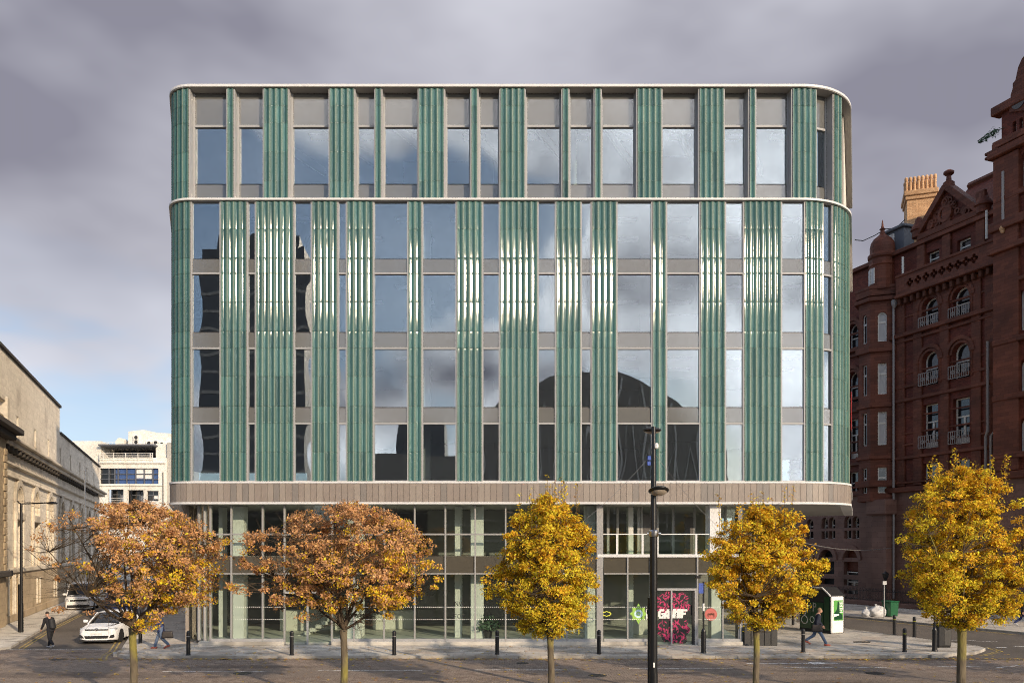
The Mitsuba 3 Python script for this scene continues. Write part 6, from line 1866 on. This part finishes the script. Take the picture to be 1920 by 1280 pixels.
def vehicle(name, label, cat, P, fwd, tab, gh, L, paint, wb, details, z0=ROAD, R=0.315):
    """x runs backwards from the nose; gh: greenhouse rows (x, half width low, half width top, z low, z top)."""
    fwd = np.array(fwd, float); fwd /= np.linalg.norm(fwd)
    fr = Fr((P[0], P[1], z0), -fwd, (fwd[1], -fwd[0]))
    key = thing(name, label, cat)
    st = [(x, section(w, zt, zb)) for x, w, zt, zb in smooth_stations(None, tab, 30)]
    body = loft(st)
    part(key, 'body', fr.mesh(body), paint, 38)
    g = []
    for x, wl, wt, zl, zt in smooth_stations(None, gh, 16):
        g.append((x, [(0, zt + 0.03), (wt * 0.6, zt + 0.02), (wt, zt - 0.03), ((wl + wt) / 2 + 0.01, (zl + zt) / 2), (wl, zl), (0, zl - 0.02)]))
    part(key, 'windows', fr.mesh(loft(g)), 'm_car_glass', 40)
    gi = [r for r in gh if r[4] > max(q[4] for q in gh) - 0.22]
    rf_ = [(x, [(0, zt + 0.042), (wt * 0.6, zt + 0.033), (wt + 0.012, zt - 0.028), (wt + 0.006, zt - 0.05), (0, zt - 0.05)]) for x, wl, wt, zl, zt in smooth_stations(None, gi, 8)]
    part(key, 'roof', fr.mesh(loft(rf_)), paint, 40)
    hi = gi[0]; lo = gh[0]
    pil = []
    for s in (-1, 1):
        pil.append(tube([[lo[0] - 0.02, s * (lo[1] + 0.0), lo[3]], [hi[0], s * (hi[2] + 0.005), hi[4] - 0.01]], 0.035, 6))
        m = gi[len(gi) // 2]
        pil.append(tube([[m[0] + 0.1, s * (m[1] + 0.01), m[3] - 0.02], [m[0] + 0.2, s * (m[2] + 0.01), m[4] - 0.03]], 0.035, 6))
        e = gi[-1]
        pil.append(tube([[e[0] + 0.25, s * (e[1] + 0.0), e[3] - 0.02], [e[0], s * (e[2] + 0.0), e[4] - 0.03]], 0.06, 6))
    part(key, 'pillars', join([fr.mesh(p) for p in pil]), paint, 40)
    W = tab[len(tab) // 2][1]
    for x in wb:
        for s in (-1, 1):
            v, f = lathe([(R + 0.05, -0.02), (R + 0.055, 0.02)], (0, 0, 0), 24)
            part(key, 'wheel_arch', fr.mesh((np.stack([v[:, 0] + x, v[:, 2] + s * (W - 0.01), np.maximum(v[:, 1], -R * 0.3) + R], 1), f)), 'm_black_matt')
            wheel(fr, key, x, s * (W - 0.10), R, s)
    for s in (-1, 1):
        mk = part(key, 'mirror', fr.cbox(lo[0] + 0.28, lo[0] + 0.42, min(s * (W - 0.02), s * (W + 0.20)), max(s * (W - 0.02), s * (W + 0.20)), lo[3] + 0.02, lo[3] + 0.17, 0.04), paint)
    details(fr, key, W)
    return key


def hatch_details(fr, k, W):
    def front(poly, x0, x1, nm, m):
        f2 = Fr(fr.O, fr.n, -fr.e)            # faces forwards
        f2.O = fr.O
        return part(k, nm, f2.ext(poly, x0, x1), m)
    for s in (-1, 1):
        v = np.array([[0.06, s * 0.52, 0.64], [0.06, s * 0.55, 0.745], [0.20, s * 0.84, 0.665], [0.42, s * 0.875, 0.76], [0.20, s * 0.80, 0.79], [0.12, s * 0.60, 0.77], [0.3, s * 0.6, 0.68]])
        h = trimesh.convex.convex_hull(v)
        part(k, 'headlight', fr.mesh((np.asarray(h.vertices) - [0.025, 0, 0], np.asarray(h.faces))), 'm_headlight')
        front(Polygon([(s * 0.58, 0.30), (s * 0.80, 0.33), (s * 0.78, 0.46), (s * 0.66, 0.44)]), -0.16, 0.045, 'fog_vent', 'm_black_matt')
    front(Polygon([(-0.52, 0.665), (0.52, 0.665), (0.54, 0.735), (-0.54, 0.735)]), -0.1, 0.012, 'grille', 'm_black')
    front(sbox(-0.53, 0.694, 0.53, 0.706), 0.012, 0.02, 'chrome_strip', 'm_steel')
    front(Polygon([(-0.50, 0.28), (0.50, 0.28), (0.57, 0.41), (-0.57, 0.41)]), -0.1, 0.030, 'lower_grille', 'm_black_matt')
    front(Point(0, 0.72).buffer(0.075).difference(Point(0, 0.72).buffer(0.055)).union(LineString([(-0.035, 0.75), (-0.015, 0.69), (0, 0.73), (0.015, 0.69), (0.035, 0.75)]).buffer(0.008)), 0.013, 0.032, 'emblem', 'm_steel')
    front(sbox(-0.26, 0.475, 0.26, 0.585), 0.0, 0.035, 'number_plate', 'm_plate')
    front(sbox(-0.80, 0.13, 0.80, 0.205), -0.2, 0.035, 'lip', 'm_black_matt')
    part(k, 'interior', fr.box(1.6, 1.75, -0.55, 0.55, 0.9, 1.22), 'm_cloth_black')


P = np.array([gx(181, 41.4), 41.4])
vehicle('hatchback_car', 'white hatchback car driving out of the side street at the left', 'car', P, (0.13, -1.0),
        [(0.0, 0.70, 0.70, 0.20), (0.08, 0.80, 0.76, 0.16), (0.35, 0.875, 0.81, 0.15), (0.9, 0.90, 0.88, 0.15), (1.3, 0.90, 0.93, 0.15), (2.2, 0.90, 0.94, 0.15), (3.4, 0.895, 0.96, 0.16), (4.0, 0.86, 0.95, 0.20), (4.24, 0.78, 0.90, 0.28)],
        [(1.05, 0.74, 0.70, 0.92, 0.94), (1.5, 0.77, 0.64, 0.93, 1.20), (1.95, 0.79, 0.60, 0.93, 1.41), (2.6, 0.80, 0.60, 0.94, 1.455), (3.3, 0.79, 0.585, 0.95, 1.43), (3.85, 0.76, 0.56, 0.95, 1.31), (4.12, 0.72, 0.62, 0.94, 1.0)], 4.25, 'm_car_white', (0.82, 3.42), hatch_details)


def van_details(fr, k, W):
    f2 = Fr(fr.O, fr.n, -fr.e); f2.O = fr.O
    for s in (-1, 1):
        part(k, 'headlight', f2.ext(Polygon([(s * 0.60, 0.75), (s * 0.90, 0.78), (s * 0.88, 1.0), (s * 0.70, 0.95)]), -0.12, 0.03), 'm_headlight')
    part(k, 'grille', f2.ext(sbox(-0.55, 0.74, 0.55, 0.86), -0.1, 0.03), 'm_black_matt')
    part(k, 'bumper_grille', f2.ext(sbox(-0.75, 0.28, 0.75, 0.48), -0.1, 0.03), 'm_black_matt')
    part(k, 'number_plate', f2.ext(sbox(-0.26, 0.50, 0.26, 0.61), 0.0, 0.045), 'm_plate')
    part(k, 'wiper', f2.ext(sbox(-0.4, 1.2, 0.4, 1.22), -0.75, -0.55), 'm_black_matt')


vtab = [(0.0, 0.80, 0.92, 0.22), (0.1, 0.90, 1.00, 0.18), (0.5, 0.95, 1.08, 0.17), (0.9, 0.97, 1.16, 0.17), (2.5, 0.97, 1.2, 0.17), (4.6, 0.97, 1.2, 0.2), (4.95, 0.95, 1.18, 0.3)]
vgh = [(0.75, 0.88, 0.84, 1.13, 1.16), (1.2, 0.90, 0.80, 1.15, 1.6), (1.6, 0.91, 0.78, 1.17, 1.95), (2.2, 0.92, 0.78, 1.18, 2.05), (3.8, 0.92, 0.78, 1.18, 2.05), (4.7, 0.92, 0.78, 1.18, 2.0), (4.9, 0.9, 0.78, 1.18, 1.9)]
P = np.array([gx(147, 63.0), 63.0])
vehicle('delivery_van', 'white van parked along the stone hall behind the left tree', 'van', P, (0.37, -1.0), vtab, vgh, 4.95, 'm_car_white', (0.95, 3.9), van_details, R=0.33)
P = np.array([gx(226, 51.0), 51.0])
vehicle('delivery_van', 'dark blue van behind the white hatchback, mostly hidden by branches', 'van', P, (0.40, -1.0), vtab, vgh, 4.95, 'm_car_blue', (0.95, 3.9), van_details, R=0.33)


# ---------------------------------------------------------------- people
def ball(c, r, seg=14):
    return manifold3d.Manifold.sphere(float(r), seg).translate([float(x) for x in c])


def limb(pts, rad, seg=14):
    out = []
    for a, b, ra, rb in zip(pts[:-1], pts[1:], rad[:-1], rad[1:]):
        out.append(manifold3d.Manifold.batch_hull([ball(a, ra, seg), ball(b, rb, seg)]))
    return out


def ell(c, r, seg=20):
    return manifold3d.Manifold.sphere(1.0, seg).scale([float(x) for x in r]).translate([float(x) for x in c])


def merge(ms, ref=0.03, it=8):
    m = manifold3d.Manifold.batch_boolean(ms, manifold3d.OpType.Add).refine_to_length(ref)
    g = m.to_mesh()
    t = trimesh.Trimesh(np.asarray(g.vert_properties[:, :3], float), np.asarray(g.tri_verts), process=True)
    trimesh.smoothing.filter_taubin(t, iterations=it)
    return t


def person(label, P, heading, height, stride, coat, legs, shoes, hair, z0=0.0, bag=None, coat_len=0.72, bend=0.06, arm_f=0.25, arm_b=-0.3, group=None, head_turn=0.0):
    key = thing('person', label, 'person', group)
    sc = height / 1.76
    fr = Fr((P[0], P[1], z0), heading)                   # s forward, p to the walker's right
    hip = np.array([0, 0, 0.92]); sh = np.array([bend * 1.2, 0, 1.43]); nk = np.array([bend * 1.5, 0, 1.52]); hd = np.array([bend * 2.1 + 0.02, 0, 1.655])

    def leg(side, ph):
        h = hip + [0, 0.095 * side, -0.02]
        kn = h + [0.42 * math.sin(ph * 0.8 + 0.16), 0.0, -0.42 * math.cos(ph * 0.8)]
        an = kn + [0.41 * math.sin(ph - (0.42 if ph < 0 else 0.05)), 0, -0.41 * math.cos(ph - (0.42 if ph < 0 else 0.05))]
        an[2] = max(an[2], 0.085)
        return h, kn, an

    def arm(side, ph):
        s_ = sh + [0, 0.185 * side, -0.01]
        e_ = s_ + [0.28 * math.sin(ph), 0.045 * side, -0.28 * math.cos(ph)]
        w_ = e_ + [0.25 * math.sin(ph + 0.35), 0.0, -0.25 * math.cos(ph + 0.35)]
        return s_, e_, w_, ph + 0.35
    legs_ = [leg(1, stride), leg(-1, -stride)]
    low = min(l[2][2] for l in legs_) - 0.085
    arms_ = [arm(1, arm_b), arm(-1, arm_f)]
    sk = [ell(hd, (0.095, 0.076, 0.118)), ell(hd + [0.05, 0, -0.055], (0.05, 0.05, 0.06)), ell(hd + [0.098, 0, -0.015], (0.02, 0.014, 0.026), 10)]
    for s in (-1, 1):
        sk.append(ell(hd + [-0.005, 0.078 * s, -0.01], (0.02, 0.012, 0.032), 10))
    sk += limb([hd + [-0.02, 0, -0.07], nk, sh], [0.055, 0.055, 0.08]) + limb([sh + [0, 0.12, 0], sh + [0, -0.12, 0]], [0.07, 0.07]) + limb([sh, hip + [0.02, 0, 0.15], hip], [0.12, 0.12, 0.13])
    for h, kn, an in legs_:
        sk += limb([h, kn, an], [0.085, 0.055, 0.038])
    for s_, e_, w_, ph in arms_:
        sk += limb([s_, e_, w_], [0.052, 0.042, 0.03])
        d = np.array([math.sin(ph), 0, -math.cos(ph)]); n_ = np.array([math.cos(ph), 0, math.sin(ph)])
        pc = w_ + d * 0.05
        sk += limb([w_, pc + n_ * 0.02, pc + d * 0.04 + n_ * 0.025], [0.03, 0.03, 0.028], 8) + limb([w_, pc - n_ * 0.02, pc + d * 0.04 - n_ * 0.025], [0.03, 0.03, 0.028], 8)
        for i, l in enumerate((0.065, 0.078, 0.073, 0.058)):
            b = pc + d * 0.045 + n_ * (0.03 - 0.02 * i)
            sk += limb([b, b + d * l * 0.55 + [0.0, 0, 0], b + d * l + n_ * 0.012], [0.0105, 0.0095, 0.008], 8)
        sk += limb([w_ + d * 0.02 + n_ * 0.025, w_ + d * 0.05 + n_ * 0.06, w_ + d * 0.085 + n_ * 0.065], [0.014, 0.012, 0.0095], 8)

    def put(nm, t, m, sm=True):
        v = np.asarray(t.vertices) - [0, 0, low]
        return part(key, nm, fr.mesh((v * sc, np.asarray(t.faces))), m, sm)
    put('body', merge(sk, 0.028, 6), 'm_skin')
    # eyes, brows and mouth
    feat = [trimesh.creation.icosphere(1, 0.010).apply_translation(hd + [0.088, s * 0.032, 0.012]) for s in (-1, 1)] + [trimesh.creation.box([0.012, 0.045, 0.007]).apply_translation(hd + [0.092, 0, -0.062])]
    put('face_features', trimesh.util.concatenate(feat), 'm_hair', False)
    hm = manifold3d.Manifold.batch_boolean([ell(hd + [-0.012, 0, 0.018], (0.102, 0.086, 0.115)), ell(hd + [0.075, 0, -0.05], (0.075, 0.12, 0.10))], manifold3d.OpType.Subtract)
    hm = hm.trim_by_plane([0.25, 0, 1.0], float(0.25 * (hd[0]) + hd[2] - 0.055))
    put('hair', merge([hm], 0.03, 3), hair)
    tr = limb([hip + [0, 0.03, 0.05], hip + [0, -0.03, 0.05]], [0.135, 0.135])
    for h, kn, an in legs_:
        tr += limb([h + [0, 0, 0.02], kn, an + [0, 0, 0.03]], [0.105, 0.075, 0.064])
    put('trousers', merge(tr, 0.035, 5), legs)
    for (h, kn, an), ph in zip(legs_, (stride, -stride)):
        tip = 0.0 if ph > 0 else -0.09
        s_m = limb([an + [-0.05, 0, -0.035], an + [0.06, 0, -0.045 + tip * 0.3], an + [0.16, 0, -0.052 + tip]], [0.048, 0.048, 0.034])
        put('shoe', merge(s_m, 0.03, 4), shoes)
    ct = limb([sh + [0, 0.13, -0.01], sh + [0, -0.13, -0.01]], [0.095, 0.095])
    ct.append(manifold3d.Manifold.batch_hull([ell(sh + [0, 0, -0.05], (0.135, 0.20, 0.12)), ell(hip + [0.02, 0, 0.14], (0.135, 0.165, 0.12))]))
    ct.append(manifold3d.Manifold.batch_hull([ell(hip + [0.02, 0, 0.14], (0.135, 0.165, 0.12)), ell([0.0, 0, coat_len + 0.05], (0.17, 0.19, 0.05))]))
    ct.append(manifold3d.Manifold.batch_hull([ell(nk + [-0.01, 0, -0.02], (0.075, 0.075, 0.03)), ell(sh, (0.11, 0.13, 0.05))]))
    for s_, e_, w_, ph in arms_:
        ct += limb([s_, e_, w_ + [0, 0, 0.01]], [0.078, 0.064, 0.05])
    put('coat', merge(ct, 0.035, 6), coat)
    if bag == 'backpack':
        b = merge([manifold3d.Manifold.batch_hull([ell([-0.20 + bend * 0.9, 0, 1.40], (0.11, 0.14, 0.06)), ell([-0.24 + bend * 0.5, 0, 1.02], (0.13, 0.155, 0.08))])], 0.04, 5)
        bk = put('backpack', b, 'm_black_matt')
    elif bag:
        c = np.array(bag, float)
        b = merge([manifold3d.Manifold.batch_hull([ell(c + [0.17, 0, 0.11], (0.04, 0.05, 0.04)), ell(c + [-0.17, 0, 0.11], (0.04, 0.05, 0.04)), ell(c + [0.2, 0, -0.12], (0.05, 0.07, 0.05)), ell(c + [-0.2, 0, -0.12], (0.05, 0.07, 0.05))])], 0.04, 4)
        put('bag', b, 'm_leather')
        st_ = limb([c + [0.15, 0, 0.13], [c[0] * 0.5, c[1] * 0.62, (c[2] + sh[2]) / 2 + 0.02], sh + [0, 0.10 * np.sign(c[1]), 0.07]], [0.014, 0.014, 0.014], 6)
        put('bag_strap', merge(st_, 0.05, 0), 'm_leather')
    return key


person('person in black with a black backpack stepping off across the side street', ground(95, 1214.5, ROAD), (-0.86, 0.5, 0), 1.70, 0.34, 'm_cloth_black', 'm_cloth_black', 'm_shoe_grey', 'm_hair', z0=ROAD, bag='backpack', bend=0.13, coat_len=0.80)
person('person in a dark jacket and blue jeans with a shoulder bag walking past the kiosk', ground(1531, 1209.5), (0.98, -0.2, 0), 1.80, 0.50, 'm_cloth_navy', 'm_denim', 'm_shoe_red', 'm_hair_fair', bag=(-0.02, 0.27, 0.88), coat_len=0.70)
person('fair haired person in blue jacket and jeans with a brown holdall behind the left tree', ground(302, 1215.5), (-0.96, -0.25, 0), 1.78, 0.30, 'm_cloth_blue', 'm_denim', 'm_shoe_red', 'm_hair_fair', bag=(-0.30, -0.26, 0.66), coat_len=0.74)
person('person in dark clothes walking on the hotel pavement at the right edge', ground(1917, 1174), (0.9, -0.4, 0), 1.75, 0.4, 'm_cloth_black', 'm_cloth_blue', 'm_shoe_grey', 'm_hair')
